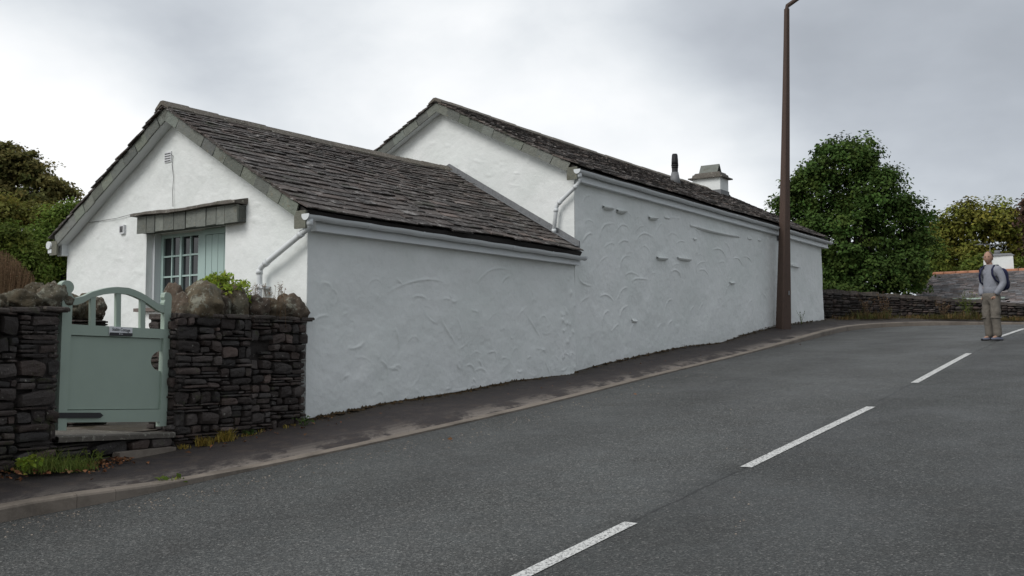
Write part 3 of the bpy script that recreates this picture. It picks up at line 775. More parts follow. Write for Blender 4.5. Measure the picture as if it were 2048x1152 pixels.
# ---- lead flashing where low roof meets tall gable
def roofline_on_gableB():
    mb = MB(); o = FB.o - FB.a * .02
    def onroof(w):                                        # plan point on gable B face -> roof A top z
        p = FB(-.03, w, 0); wl2 = (p - FA.o).dot(FA.g); half = WA / 2
        return APXA - (APXA - EVA) * abs(wl2 - half) / (half + OVE) + .03
    w = -.12; rnd = random.Random(9)
    while w < WA - .1:
        l = .2; z0 = onroof(w); z1 = onroof(w + l)
        a = FB(-.052, w, z0 - .03); b = FB(-.052, w + l - .004, z1 - .03); t = rnd.uniform(.8, 1.3)
        top = max(z0, z1) + .095
        mb.hexa([a, b, b + FB.vec(.03, 0, 0), a + FB.vec(.03, 0, 0), FB(-.050, w, z0 + .1), FB(-.050, w + l - .004, z1 + .1), FB(-.02, w + l - .004, z1 + .1), FB(-.02, w, z0 + .1)], (t, t, t))
        mb.hexa([FB(-.16, w, z0 + .005), FB(-.16, w + l - .004, z1 + .005), FB(-.03, w + l - .004, z1 + .005), FB(-.03, w, z0 + .005),
                 FB(-.16, w, z0 + .012), FB(-.16, w + l - .004, z1 + .012), FB(-.03, w + l - .004, z1 + .03), FB(-.03, w, z0 + .03)], (t * .8,) * 3)
        w += l
    mb.build('flashing', MT['lead'], low)
roofline_on_gableB()
# ---- window of the low cottage
def mk_window():
    fr = FA; w0, w1, z0, z1 = WIN                          # w0 right edge, w1 left edge
    frame = MB(); U = RV - .06
    def bar(wa, wb, za, zb, u=U, d=.05, mbx=None): (mbx or frame).box(fr(u, wa, za), fr.vec(d, 0, 0), fr.vec(0, wb - wa, 0), (0, 0, zb - za))
    # px columns on the window plane
    def W_(px): return wz(px, 530, fr, U)[0]
    left, mid, right = W_(322), W_(361.5), W_(402); zt = wz(360, 471, fr, U)[1]; zb = WIN[2] + .02
    # left casing / plaster board between reveal and frame is the reveal itself
    bar(left - .05, left + .01, zb, zt + .03); bar(right - .02, right + .07, zb, zt + .03); bar(right + .0701 - .0, left - .0501, zt - .02, zt + .03, U + .004); bar(right + .0701, left - .0501, zb, zb + .06, U + .004)
    bar(W_(412) , right - .0201, zb, zt + .035, U - .015)
    bar(mid - .022, mid + .022, zb + .0601, zt - .0201, U - .008)
    win = frame.build('window', MT['shutter_sage'], low)
    gb = MB(); rows = [wz(360, y, fr, U)[1] for y in (511, 552)]
    rows = rows + [rows[-1] - (rows[0] - rows[1])]
    for (a, b) in ((mid + .0221, left - .0501), (right + .0701, mid - .0221)):
        c = (a + b) / 2; bar(c - .011, c + .011, zb + .0601, zt - .0201, U + .004, .03, gb)
        for z in rows:
            if z > zb + .1: bar(a, b, z - .012, z + .012, U + .007, .03, gb)
    gb.build('glazing_bars', MT['shutter_sage'], win)
    p = MB(); p.box(fr(U + .03, right, zb), fr.vec(.008, 0, 0), fr.vec(0, left - right, 0), (0, 0, zt - zb)); p.build('pane', MT['glass'], win)
    sh = MB(); w = w0 + .005; e = W_(412) - .002
    n = 5
    for i in range(n):
        a = w + (e - w) * i / n; b = w + (e - w) * (i + 1) / n; sh.box(fr(U - .01, a + .004, zb), fr.vec(.03, 0, 0), fr.vec(0, b - a - .008, 0), (0, 0, zt - .04 - zb))
    sh.box(fr(U + .021, w, zb), fr.vec(.03, 0, 0), fr.vec(0, e - w, 0), (0, 0, zt - zb)); sh.box(fr(U - .03, w, zt - .035), fr.vec(.05, 0, 0), fr.vec(0, e - w, 0), (0, 0, .08))
    sh.build('shutter', MT['shutter_sage'], win)
    # white boxed-in lining left of frame and above
    ln = MB(); ln.box(fr(U - .10, left + .012, WIN[2]), fr.vec(.16, 0, 0), fr.vec(0, w1 - left - .014, 0), (0, 0, z1 - z0)); ln.box(fr(U - .0, w0, zt + .031), fr.vec(.05, 0, 0), fr.vec(0, left - w0, 0), (0, 0, z1 - zt - .031)); ln.build('window_lining', MT['white_gloss'], low)
    sl = MB(); a = wz(274, 617, fr)[0]; sl.hexa([fr(-.06, w0 - .1, z0 - .045), fr(-.06, a, z0 - .045), fr(.2, a, z0 - .045), fr(.2, w0 - .1, z0 - .045), fr(-.06, w0 - .1, z0), fr(-.06, a, z0 + .003), fr(.2, a, z0 + .006), fr(.2, w0 - .1, z0 + .006)]); sl.build('window_sill', MT['sill_stone'], low)
    # slate hood over the window
    hb = MB(); rnd = random.Random(4); hw = .15
    o2 = fr.o - fr.a * hw
    def wq(px, py): p = hitplane(px, py, o2, fr.g); return ((p - fr.o).dot(fr.g), p.z)
    L0, zlb = wq(273, 467); L0b, zlt = wq(273, 437); R0, zrb = wq(474, 444); _, zrt = wq(474, 408)
    zb_ = (zlb + zrb) / 2; zt_ = (zlt + zrt) / 2
    cuts = [273, 292, 309, 326, 347, 370, 391, 411, 431, 448, 474]
    ws_ = [wq(c, 440)[0] for c in cuts]
    for a, b in zip(ws_[:-1], ws_[1:]):
        t = rnd.uniform(.75, 1.25); j = rnd.uniform(-.012, .012); s1 = rnd.uniform(0, .012)
        hb.hexa([fr(-hw + s1, b + .006, zb_ + j), fr(-hw + s1, a - .006, zb_ + j * .4), fr(-hw + .025 + s1, a - .006, zb_), fr(-hw + .025 + s1, b + .006, zb_),
                 fr(-hw + s1, b + .008, zt_ + .01), fr(-hw + s1, a - .008, zt_ + .01), fr(-hw + .03 + s1, a - .008, zt_ + .01), fr(-hw + .03 + s1, b + .008, zt_ + .01)], (t, t, t * .98))
    t = .75
    hb.hexa([fr(-hw + .03, ws_[-1] + .01, zb_ + .01), fr(-hw + .03, ws_[0] - .01, zb_ + .01), fr(.05, ws_[0] - .01, zb_ + .01), fr(.05, ws_[-1] + .01, zb_ + .01), fr(-hw + .03, ws_[-1] + .01, zt_), fr(-hw + .03, ws_[0] - .01, zt_), fr(.05, ws_[0] - .01, zt_), fr(.05, ws_[-1] + .01, zt_)], (.6, .6, .6))
    hood = hb.build('window_hood', MT['underslate'], low)
    tp = MB(); m = 26; P = []
    wa, wb = ws_[-1] - .02, ws_[0] + .06
    for i in range(m + 1):
        w = wa + (wb - wa) * i / m; nz = .012 * mnoise.noise(Vector((w * 4, 3, 0))) ; z = zt_ + .012 + nz + .01 * math.sin(i * .35); th = .045 + .012 * mnoise.noise(Vector((w * 7, 9, 0)))
        if i == 14: z += .0
        P.append([list(fr(.03, w, z + .03)), list(fr(.03, w, z + th + .045)), list(fr(-hw - .06 + .02 * mnoise.noise(Vector((w * 6, 5, 1))), w, z + th * .8)), list(fr(-hw - .065, w, z)), list(fr(.03, w, z))])
    tp.grid(np.array(P), smooth=False, flip=True); tp.prism([Vector(q) for q in P[0]], fr.vec(0, .002, 0)); tp.prism([Vector(q) for q in P[-1]], fr.vec(0, -.002, 0))
    tp.build('hood_capping', MT['ridge_stone'], hood)
mk_window()
# ---- vents and cracks on the gable
def pw(px, py, out=.0): p = hitplane(px, py, FA.o - FA.a * out, FA.g); return p
mb = MB(); w, z = wz(246, 468, FA); mb.box(FA(-.03, w - .055, z), FA.vec(.05, 0, 0), FA.vec(0, .11, 0), (0, 0, .13)); v = mb.build('vent', MT['vent_white'], low)
mb = MB()
for i in range(5): mb.box(FA(-.034, w - .036 + i * .016, z + .02), FA.vec(.005, 0, 0), FA.vec(0, .007, 0), (0, 0, .09))
mb.build('vent_slots', MT['dark_gap'], v)
mb = MB(); w, z = wz(337, 325, FA); mb.box(FA(-.016, w - .075, z), FA.vec(.03, 0, 0), FA.vec(0, .15, 0), (0, 0, .15)); v = mb.build('vent', MT['vent_white'], low)
mb = MB()
for i in range(4):
    for j in range(4): mb.box(FA(-.020, w - .064 + i * .034, z + .012 + j * .034), FA.vec(.005, 0, 0), FA.vec(0, .024, 0), (0, 0, .014))
mb.build('vent_slots', MT['dark_gap'], v)
for pts in ([(338, 304), (346, 312), (344, 330), (347, 355), (345, 385), (346, 413)], [(178, 445), (205, 441), (235, 436), (268, 427)]):
    mb = MB(); mb.tube([pw(a, b, .012) for a, b in pts], .004, 5); mb.build('wall_cable', MT['crack'], low)
# ---- stones that stand proud of the tall cottage front
LEDGE = [(228, 302, 120, 134), (330, 396, 148, 154), (560, 620, 198, 202), (670, 712, 196, 203), (1273, 1300, 348, 350), (1345, 1367, 361, 362), (620, 692, 487, 492), (762, 858, 488, 502), (1145, 1182, 668, 668), (440, 478, 940, 944), (882, 902, 352, 352)]
for i, (x0, x1, y0, y1) in enumerate(LEDGE):
    mb = MB(); n = 8; P = []; dp = .11 if x1 - x0 > 50 else .06; hh = .055 if x1 - x0 > 50 else .04
    for k in range(n + 1):
        t = k / n; u, z = uvz(1140 + (x0 + (x1 - x0) * t) / 3.6, 380 + (y0 + (y1 - y0) * t) / 3.6, FB)
        s = math.sin(math.pi * (.04 + .92 * t)) ** .28; d = dp * s * (1 + .25 * mnoise.noise(Vector((k * .9, i * 3.1, 0)))); zz = z + .012 * mnoise.noise(Vector((k, i, 5)))
        P.append([list(FB(u, .06, zz + .02)), list(FB(u, -.02, zz + .02)), list(FB(u, -d, zz)), list(FB(u, -d * .92, zz - .02 * s)), list(FB(u, -d * .35, zz - hh * s)), list(FB(u, .06, zz - hh))])
    mb.grid(np.array(P), flip=True); mb.build('projecting_stone', MT['render'], tall)
mb = MB(); P = []
for k in range(31):
    t = k / 30; u, z = uvz(1140 + (858 + 355 * t) / 3.6, 380 + (250 + 80 * t + 12 * math.sin(t * 3)) / 3.6, FB); d = .085 * math.sin(math.pi * (.03 + .94 * t)) ** .4 + .012 * mnoise.noise(Vector((k * .7, 1, 0)))
    P.append([list(FB(u, .06, z + .01)), list(FB(u, -.01, z + .01)), list(FB(u, -d, z)), list(FB(u, -d, z - .02)), list(FB(u, -.01, z - .05)), list(FB(u, .06, z - .05))])
mb.grid(np.array(P), flip=True); mb.build('render_ledge', MT['render'], tall)
u, z = uvz(1590, 534, FB); mb = MB(); mb.box(FB(u - .3, -.05, z), FB.vec(.6, 0, 0), FB.vec(0, .1, 0), (0, 0, .04)); mb.build('projecting_stone', MT['render'], tall)
u, z = uvz(1558, 478, FB); mb = MB(); mb.box(FB(u - .2, -.02, z - .06), FB.vec(.16, 0, 0), FB.vec(0, .05, 0), (0, 0, .16)); mb.tube([FB(u - .16, -.05, z + .05), FB(u + .1, -.14, z + .04)], .03, 8); mb.tube([FB(u - .16, -.05, z - .02), FB(u + .1, -.14, z - .03)], .022, 8)
mb.build('cable_bracket', MT['lead'], tall)
# ---- flue and chimney on the tall cottage
def on_roofB(px, py):                                      # front slope of tall roof
    r = ray(px, py); o = FB(0, -OVE, EVB); run = WB / 2 + OVE; n = FB.vec(0, -(APXB - EVB), run).normalized()
    t = (o - Vector((0, 0, CZ))).dot(n) / r.dot(n); return Vector((0, 0, CZ)) + r * t
p = on_roofB(1350, 362); ft = at(1349, 308, p.y); h = ft.z - p.z
fl = MB(); fl.tube([p + Vector((0, 0, -.1)), p + Vector((0, 0, h * .5))], .078, 18); fl.tube([p + Vector((0, 0, h * .48)), p + Vector((0, 0, h * .54))], .084, 18); fl.tube([p + Vector((0, 0, h * .56)), p + Vector((0, 0, h * .60))], .09, 18); fl.tube([p + Vector((0, 0, h * .60)), p + Vector((0, 0, h * .74)), p + Vector((0, 0, h))], [.086, .082, .062], 18)
for i in range(9):
    a = i * math.pi * 2 / 9; fl.tube([p + Vector((math.cos(a) * .078, math.sin(a) * .078, h * .76)), p + Vector((math.cos(a) * .066, math.sin(a) * .066, h * .97))], .006, 4)
flo = fl.build('flue', MT['flue_metal'], tall)
fb = MB(); fb.tube([p + Vector((0, 0, -.12)), p + Vector((0, 0, .05)), p + Vector((0, 0, .22))], [.15, .12, .088], 18); fb.build('flue_flashing', MT['lead'], flo)
def mk_chimney():
    half = WB / 2; p = at(1444, 388, 26.0)
    # corner nearest the camera on the ridge: find u so that column 1442 meets the plane w = half-.35
    w0, w1 = half - .42, half + .42
    def upos(px, w):
        o = FB(0, w, 0); q = hitplane(px, 400, o, FB.a); return (q - o).dot(FB.a)
    ua = upos(1441, w0); ub = upos(1457, w0); 
    if ub - ua < .5: ub = ua + .6
    ztop = at(1441, 354, FB(ua, w0, 0).y).z; zb = APXB - .5
    c = MB(); c.box(FB(ua, w0, zb), FB.vec(ub - ua, 0, 0), FB.vec(0, w1 - w0, 0), (0, 0, ztop - zb)); ch = c.build('chimney', MT['render'], tall)
    s = MB(); o = .1
    s.box(FB(ua - o, w0 - o, ztop), FB.vec(ub - ua + 2 * o, 0, 0), FB.vec(0, w1 - w0 + 2 * o, 0), (0, 0, .035)); 
    for k, (i_, h_) in enumerate(((.0, .09), (.05, .05))):
        s.hexa([FB(ua + i_ - .02, w0 + i_ - .02, ztop + .036 + k * .09), FB(ub - i_ + .02, w0 + i_ - .02, ztop + .036 + k * .09), FB(ub - i_ + .02, w1 - i_ + .02, ztop + .036 + k * .09), FB(ua + i_ - .02, w1 - i_ + .02, ztop + .036 + k * .09),
                FB(ua + i_, w0 + i_, ztop + .036 + k * .09 + h_), FB(ub - i_, w0 + i_, ztop + .036 + k * .09 + h_), FB(ub - i_, w1 - i_, ztop + .036 + k * .09 + h_), FB(ua + i_, w1 - i_, ztop + .036 + k * .09 + h_)])
    s.build('chimney_cap', MT['ridge_stone'], ch)
    t = MB(); zz = ztop + .17; m = (ua + ub) / 2; a0, a1 = w0 + .14, w1 - .14
    for sg in (-1, 1):
        t.hexa([FB(m + sg * .17, a0, zz), FB(m + sg * .15, a0, zz), FB(m + sg * .15, a1, zz), FB(m + sg * .17, a1, zz), FB(m + sg * .015, a0, zz + .26), FB(m - sg * .01, a0, zz + .24), FB(m - sg * .01, a1, zz + .24), FB(m + sg * .015, a1, zz + .26)], (1, 1, 1))
    t.build('slate_cowl', MT['underslate'], ch)
    l = MB(); l.box(FB(ua - .02, w0 - .02, APXB - .28), FB.vec(ub - ua + .04, 0, 0), FB.vec(0, .3, 0), (0, 0, .22)); l.build('chimney_flashing', MT['lead'], ch)
mk_chimney()
# ------------------------------------------------------------------ rubble walls
def h_ok(h): return h > .05
def stone_patch(mb, o, a, n, u0, u1, z0, z1, prot, rnd, tint, seed, back=.10, res=5, rough=.016):
    # a block-faced stone: o origin, a along, n outward
    tt = [-1, -.86, -.45, .05, .5, .88, 1][: ] if res >= 5 else [-1, -.8, 0, .8, 1]
    m = len(tt); P = np.zeros((m, m, 3)); jj = .34 if h_ok(z1 - z0) else .2; jit = [(rnd.uniform(-.14, .14), rnd.uniform(-jj, jj * .6)) for _ in range(4)]
    w, h = (u1 - u0), (z1 - z0); cx, cz = (u0 + u1) / 2, (z0 + z1) / 2; sk = rnd.uniform(-.22, .22); sl = rnd.uniform(-.35, .35) * prot
    for i, s in enumerate(tt):
        for j, t in enumerate(tt):
            c = jit[(0 if s < 0 else 1) + (0 if t < 0 else 2)]
            k = abs(s * t) * .10
            x = cx + (s * (1 - k) + c[0] * abs(s) * abs(t) * .8) * w / 2; z = cz + (t * (1 - k) + c[1] * abs(s) * abs(t) + sk * s) * h / 2
            e = max(abs(s), abs(t)); d = prot * (1 - .30 * (abs(s) ** 4 + abs(t) ** 4)) + sl * s if e < 1 else -back
            q = Vector((x * 9 + seed, z * 14, seed * .7)); nn = mnoise.noise(q) + .5 * mnoise.noise(q * 2.3)
            if e < 1: d += nn * rough
            x += .006 * mnoise.noise(q * 1.7); z += .006 * mnoise.noise(q * 1.3 + Vector((5, 5, 5)))
            P[i, j] = (o[0] + a[0] * x + n[0] * d, o[1] + a[1] * x + n[1] * d, z)
    mb.grid(P, tint=tint, smooth=res < 5, flip=False)
def rubble(mb, p0, p1, zb, zt, seed, hmin=.045, hmax=.13, lmin=.10, lmax=.36, prot=.03, holes=(), res=5, core=.28, big=.12):
    rnd = random.Random(seed); p0 = Vector(p0); p1 = Vector(p1); a = (p1 - p0); L = a.length; a /= L; n = Vector((a.y, -a.x))
    # rows advance, each stone slightly uneven; rows end at zt(u)
    cols = []
    zmin = min(zb(0), zb(L)) - .15; z = zmin; zmax = max(zt(u) for u in np.linspace(0, L, 9))
    def tn():
        t = rnd.uniform(.4, 1.2) if rnd.random() < .88 else rnd.uniform(1.3, 2.2); h = rnd.uniform(-.05, .2); return (t * (1 + h), t, t * (1 - h * .4))
    nb = max(1, int(round(L / rnd.uniform(.48, .62)))); bounds = [0] + sorted([(i + rnd.uniform(-.28, .28)) * L / nb for i in range(1, nb)]) + [L]
    for b0, b1 in zip(bounds[:-1], bounds[1:]):
        z = zmin + rnd.uniform(-.05, .0)
        while z < zmax:
            h = hmin + (hmax - hmin) * rnd.random() ** 1.5 if rnd.random() > .22 else rnd.uniform(hmin * .7, hmin * 1.2)
            u = b0
            while u < b1 - .01:
                l = rnd.uniform(lmin, lmax) * (1.15 if h < hmin * 1.3 else 1)
                ue = min(u + l, b1) if b1 - (u + l) > lmin * .6 else b1
                ze = z + h; top = zt((u + ue) / 2)
                if z < top - .02:
                    ze = min(ze, top) if top - ze < h * .4 else ze
                    ze = min(ze, top)
                    mid = ((u + ue) / 2, (z + ze) / 2)
                    if not any(h0 < mid[0] < h1 and k0 < mid[1] < k1 for h0, h1, k0, k1 in holes):
                        pr = prot * rnd.uniform(.2, 1.5)
                        if rnd.random() < .22 and h > .07:      # two thin ones
                            m = z + (ze - z) * rnd.uniform(.35, .65)
                            stone_patch(mb, p0, a, n, u + .004, ue - .004, z + .004, m - .003, pr, rnd, tn(), rnd.uniform(0, 99), res=res); stone_patch(mb, p0, a, n, u + .004, ue - .004, m + .003, ze - .004, prot * rnd.uniform(.2, 1.5), rnd, tn(), rnd.uniform(0, 99), res=res)
                        else: stone_patch(mb, p0, a, n, u + .004, ue - .004, z + .004, ze - .004, pr, rnd, tn(), rnd.uniform(0, 99), res=res)
                u = ue
            z += h
    # core
    k = max(2, int(L / .3)); 
    for i in range(k):
        u0, u1 = L * i / k, L * (i + 1) / k; A = p0 + a * u0 - n * .045; B = p0 + a * u1 - n * .045; C = B - n * core; D = A - n * core
        t0, t1 = zt(u0) - .01, zt(u1) - .01; zz = zmin - .3
        mb.hexa([(A.x, A.y, zz), (B.x, B.y, zz), (C.x, C.y, zz), (D.x, D.y, zz), (A.x, A.y, t0), (B.x, B.y, t1), (C.x, C.y, t1), (D.x, D.y, t0)], (.45, .42, .4))
def boulder(c, rx, ry, rz, seed, ax, tint=(1, 1, 1), sub=3, flat=.0, pointy=0):
    import bmesh
    bm = bmesh.new(); bmesh.ops.create_icosphere(bm, subdivisions=sub, radius=1)
    mb = MB(); vs = []
    ax = Vector((ax[0], ax[1], 0)).normalized(); ay = Vector((-ax.y, ax.x, 0))
    for v in bm.verts:
        p = v.co.copy(); r = 1 - .10 * abs(mnoise.noise(p * 2.6 + Vector((3, seed, 1)))) + .30 * mnoise.noise(p * .9 + Vector((seed, 0, 0))) + .26 * mnoise.noise(p * 1.9 + Vector((0, seed, 0))) + .12 * mnoise.noise(p * 5 + Vector((0, 0, seed)))
        # blocky: push towards superellipsoid
        m = max(abs(p.x), abs(p.y), abs(p.z)); r *= 1 + .16 * (1 - m) ** .8
        q = p * r
        if pointy: k = 1 - pointy * max(0, q.z) ; q.x *= k; q.y *= k
        vs.append(Vector(c) + ax * (q.x * rx) + ay * (q.y * ry) + Vector((0, 0, q.z * rz)))
    fs = [tuple(v.index for v in f.verts) for f in bm.faces]; bm.free()
    mb.add(vs, fs, tint, True); return mb
# left garden wall and right garden wall beside the gate
gL0 = gate_l - gD * 3.2
rD = (cA - gate_r).normalized(); rL = (cA - gate_r).length
def zline(pxa, pxb, pts, p0, d):                         # height along wall from (px,py) samples
    s = []
    for px, py in pts:
        p = hitplane(px, py, p0, d); s.append(((Vector((p.x, p.y)) - Vector(p0)).dot(Vector(d)), p.z))
    s.sort()
    def f(u):
        if u <= s[0][0]: return s[0][1] + (s[1][1] - s[0][1]) / (s[1][0] - s[0][0]) * (u - s[0][0]) * .5
        for (a, za), (b, zb_) in zip(s[:-1], s[1:]):
            if u <= b: return za + (zb_ - za) * (u - a) / (b - a)
        return s[-1][1]
    return f
ofs = Vector((gD.y, -gD.x)) * .10
wallL = thing('garden_wall', 'dark rubble garden wall left of the gate, topped with two big rounded boulders', 'stone wall', (gate_l.x - gD.x, gate_l.y - gD.y, .6))
g0 = gL0 + ofs; g1 = hitplane(115, 750, g0, gD).xy
zt = zline(0, 0, [(0, 624), (60, 622), (122, 621)], g0, gD); zb = zline(0, 0, [(0, 945), (120, 930)], g0, gD)
mb = MB(); rubble(mb, g0, g1, zb, zt, 21, hmin=.04, hmax=.19, lmin=.10, lmax=.42, core=.36)
e0 = g1; e1 = g1 + gN * .40                                 # end face by the gate
rubble(mb, g1 - gD * .02, g1 - gD * .02 + gN * .40, lambda u: zb(3.2), lambda u: zt(3.2), 22, core=.2)
mb.build('stonework', MT['rubble_stone'], wallL)
r0 = gate_r + Vector((rD.y, -rD.x)) * .09 + rD * .02; r1 = hitplane(608, 750, r0, rD).xy
wallR = thing('garden_wall', 'dark rubble garden wall between the gate and the white cottage corner, uneven rounded coping', 'stone wall', ((r0.x + r1.x) / 2, (r0.y + r1.y) / 2, .7))
zt = zline(0, 0, [(340, 634), (420, 634), (500, 636), (600, 640)], r0, rD); zb = zline(0, 0, [(345, 895), (480, 870), (612, 842)], r0, rD)
ha = hitplane(497, 718, r0, rD); hb_ = hitplane(525, 676, r0, rD)
hole = ((Vector(ha[:2]) - r0).dot(rD), (Vector(hb_[:2]) - r0).dot(rD), ha.z, hb_.z)
mb = MB(); rubble(mb, r0, r1, zb, zt, 25, hmin=.03, hmax=.15, lmin=.08, lmax=.34, prot=.04, holes=[hole], core=.34)
rubble(mb, r0 + Vector((-rD.y, rD.x)) * .40, r0, lambda u: zb(0), lambda u: zt(0), 26, core=.1)
mb.build('stonework', MT['rubble_stone'], wallR)
def coping(parent, lst, p0, d, back, seed0):
    for i, (px, ytop, wpx, ybot, bk, pt) in enumerate(lst):
        pp = Vector(p0) + Vector((-d.y, d.x)) * (back + bk)
        a = hitplane(px - wpx / 2, ybot, pp, d); b = hitplane(px + wpx / 2, ybot, pp, d); t = hitplane(px, ytop, pp, d)
        c = (a + b) / 2; rx = (b - a).length / 2; h = t.z - c.z
        tv = random.Random(seed0 + i).uniform(.6, 1.35)
        m = boulder((c.x, c.y, c.z + h * .42), rx * 1.0, max(.13, rx * 1.1), h * .60, seed0 + i * 3.7, d, (tv, tv * random.Random(seed0 + i + 50).uniform(.97, 1.05), tv * random.Random(seed0 + i + 90).uniform(.9, 1.05)), sub=4, pointy=pt)
        m.build('coping_stone', MT['coping_stone'], parent)
coping(wallL, [(34, 578, 60, 622, 0, .1), (103, 560, 56, 624, 0, .15), (68, 566, 34, 606, .18, .0), (-35, 575, 66, 624, 0, .1), (-110, 570, 70, 624, 0, .1), (135, 588, 24, 612, .4, 0), (2, 600, 26, 624, .05, 0)], g0, gD, .20, 100)
coping(wallR, [(347, 572, 34, 634, .22, .1), (365, 590, 30, 636, .05, .2), (398, 568, 66, 640, 0, .28), (432, 572, 36, 634, .16, .1), (440, 590, 28, 634, -.02, .1), (468, 570, 36, 638, 0, .2), (506, 593, 46, 640, 0, .1), (546, 600, 42, 640, 0, .05), (576, 590, 46, 642, 0, .25), (425, 612, 24, 638, -.05, 0)], r0, rD, .18, 150)
# flat bed stones under the coping
for par, p0, d, L_, ztf, sd in ((wallL, g0, gD, 3.2, zline(0, 0, [(0, 624), (60, 622), (122, 621)], g0, gD), 3), (wallR, r0, rD, rL, zline(0, 0, [(340, 634), (420, 634), (500, 636), (600, 640)], r0, rD), 4)):
    rnd = random.Random(sd); mb = MB(); u = 0; n = Vector((d.y, -d.x))
    while u < L_:
        l = rnd.uniform(.25, .55); e = min(u + l, L_); z = ztf((u + e) / 2); o = p0 + n * rnd.uniform(.02, .05)
        t = rnd.uniform(.9, 1.6)
        stone_patch(mb, p0, d, n, u + .004, e - .004, z - .012, z + .04, rnd.uniform(.03, .06), rnd, (t, t * .95, t * .88), u * 7)
        mb.box((p0.x + d.x * u - n.x * .42, p0.y + d.y * u - n.y * .42, z - .012), (d.x * (e - u - .01), d.y * (e - u - .01), 0), (n.x * .42, n.y * .42, 0), (0, 0, .045), (t, t * .95, t * .88)); u = e
    mb.build('bed_stones', MT['rubble_stone'], par)
# return wall inside the garden behind the gate
wr = thing('garden_wall', 'short stone wall with boulder coping inside the garden, seen through the gate bars', 'stone wall', (vcol(185, 11.6).x, vcol(185, 11.6).y, .6))
b0 = vcol(140, 11.2); b1 = vcol(214, 11.55); bd = (b1 - b0).normalized()
mb = MB(); zt = zline(0, 0, [(140, 637), (205, 639)], b0, bd); rubble(mb, b0, b1, lambda u: .55, zt, 31, hmin=.03, hmax=.06, core=.5); rubble(mb, b1, b1 + Vector((-bd.y, bd.x)) * .5, lambda u: .55, lambda u: zt(.4), 32, hmin=.03, hmax=.06, core=.2)
mb.build('stonework', MT['rubble_stone'], wr)
coping(wr, [(150, 600, 30, 634, 0, 0), (173, 588, 40, 636, .1, .1), (192, 592, 34, 636, 0, .1)], b0, bd, .12, 190)
# ------------------------------------------------------------------ gate
gp = gate_l
def gx(x, y): return hitplane(x, y, gp, gD)
def g1_(x, y): return hitplane(x / 2.7425, 540 + y / 2.7425, gp, gD)      # from the enlarged crop
gb_ = gx(228, 855)
gate = thing('garden_gate', 'sage green painted wooden garden gate with arched top rail and small name plate', 'gate', (gb_.x, gb_.y, gb_.z))
gnv = Vector((gD.y, -gD.x, 0))                             # towards the road
def flat(name, pts, th, off, mat='sage', parent=gate):
    P = [g1_(*p) + gnv * off for p in pts]; mb = MB()
    # pts clockwise in picture
    mb.prism(P, gnv * -th); return mb.build(name, MT[mat], parent)
def circ(cx, cy, r, a0, a1, n=14): return [(cx + r * math.cos(R(a0 + (a1 - a0) * i / n)), cy - r * math.sin(R(a0 + (a1 - a0) * i / n))) for i in range(n + 1)]
flat('stile', [(305, 880), (352, 880), (386, 190), (393, 152), (378, 128)] + circ(357, 95, 37, -35, 150, 16) + [(326, 130), (330, 215)], .055, .03)
flat('stile', [(868, 858), (905, 856), (935, 150), (932, 138)] + circ(912, 143, 20, 20, 140, 8) + [(893, 150), (899, 165), (892, 180), (896, 210), (893, 330)], .055, .02)
up = [(389, 152), (415, 153), (450, 144), (500, 120), (560, 103), (600, 96), (640, 93), (700, 98), (735, 110), (770, 125), (800, 143), (830, 163), (860, 184), (880, 190), (897, 190)]
dn = [(389, 192), (415, 191), (450, 180), (500, 151), (560, 135), (600, 130), (640, 128), (700, 135), (735, 147), (770, 163), (800, 182), (830, 203), (860, 223), (880, 232), (897, 236)]
mb = MB()
for i in range(len(up) - 1):
    q = [up[i], up[i + 1], dn[i + 1], dn[i]]; A = [g1_(*p) + gnv * .018 for p in q]; mb.prism(A, gnv * -.045)
mb.build('arched_rail', MT['sage'], gate)
for a, b, t, bo in ((495, 522, 148, 305), (635, 661, 126, 312), (768, 795, 158, 322)): flat('baluster', [(a, t), (b, t), (b - 2, bo), (a - 2, bo)], .03, .01)
flat('middle_rail', [(378, 297), (896, 325), (893, 376), (375, 355)], .045, .018)
flat('bottom_rail', [(357, 770), (877, 764), (875, 832), (355, 836)], .045, .018)
# panel with the hand hole cut beside the latch
pan = [(375, 361), (893, 380)] + [(887, 446)] + [(887 - 58 * math.sin(R(a)), 500 - 56 * math.cos(R(a))) for a in range(12, 172, 16)] + [(884, 556)] + [(880, 761), (362, 765)]
flat('panel', pan, .018, -.004)
flat('backing_board', [(372, 340), (893, 360), (840, 372), (835, 560), (885, 600), (880, 790), (357, 790)], .012, -.035)
flat('hinge_strap', [(308, 782), (535, 782), (552, 797), (535, 811), (308, 812)], .006, .037, 'black_metal')
pl = flat('name_plate', [(590, 308), (716, 318), (714, 364), (588, 360)], .008, .028, 'vent_white')
lb = MB(); q = [g1_(*p) + gnv * .0305 for p in ((590, 342), (715, 347), (714, 364), (588, 360))]; lb.prism(q, gnv * -.002); lb.build('plate_lower_band', MT['black_metal'], pl)
def lettering(text, parent, c, right, upv, nrm, width, mat, name='lettering', height=None):
    cu = bpy.data.curves.new('t', 'FONT'); cu.body = text; cu.align_x = 'CENTER'; cu.align_y = 'CENTER'; cu.size = 1; cu.offset = .012
    o = bpy.data.objects.new('t', cu); scene.collection.objects.link(o); dg = bpy.context.evaluated_depsgraph_get(); dg.update(); me = bpy.data.meshes.new_from_object(o.evaluated_get(dg))
    xs = [v.co.x for v in me.vertices]; k = width / (max(xs) - min(xs)); mb = MB()
    mb.add([Vector(c) + right * (v.co.x * k) + upv * (v.co.y * k * 1.05) + nrm * (.0015 if v.co.z == 0 else .0015) for v in me.vertices], [tuple(p.vertices) for p in me.polygons])
    bpy.data.objects.remove(o); bpy.data.curves.remove(cu); bpy.data.meshes.remove(me)
    return mb.build(name, mat, parent)
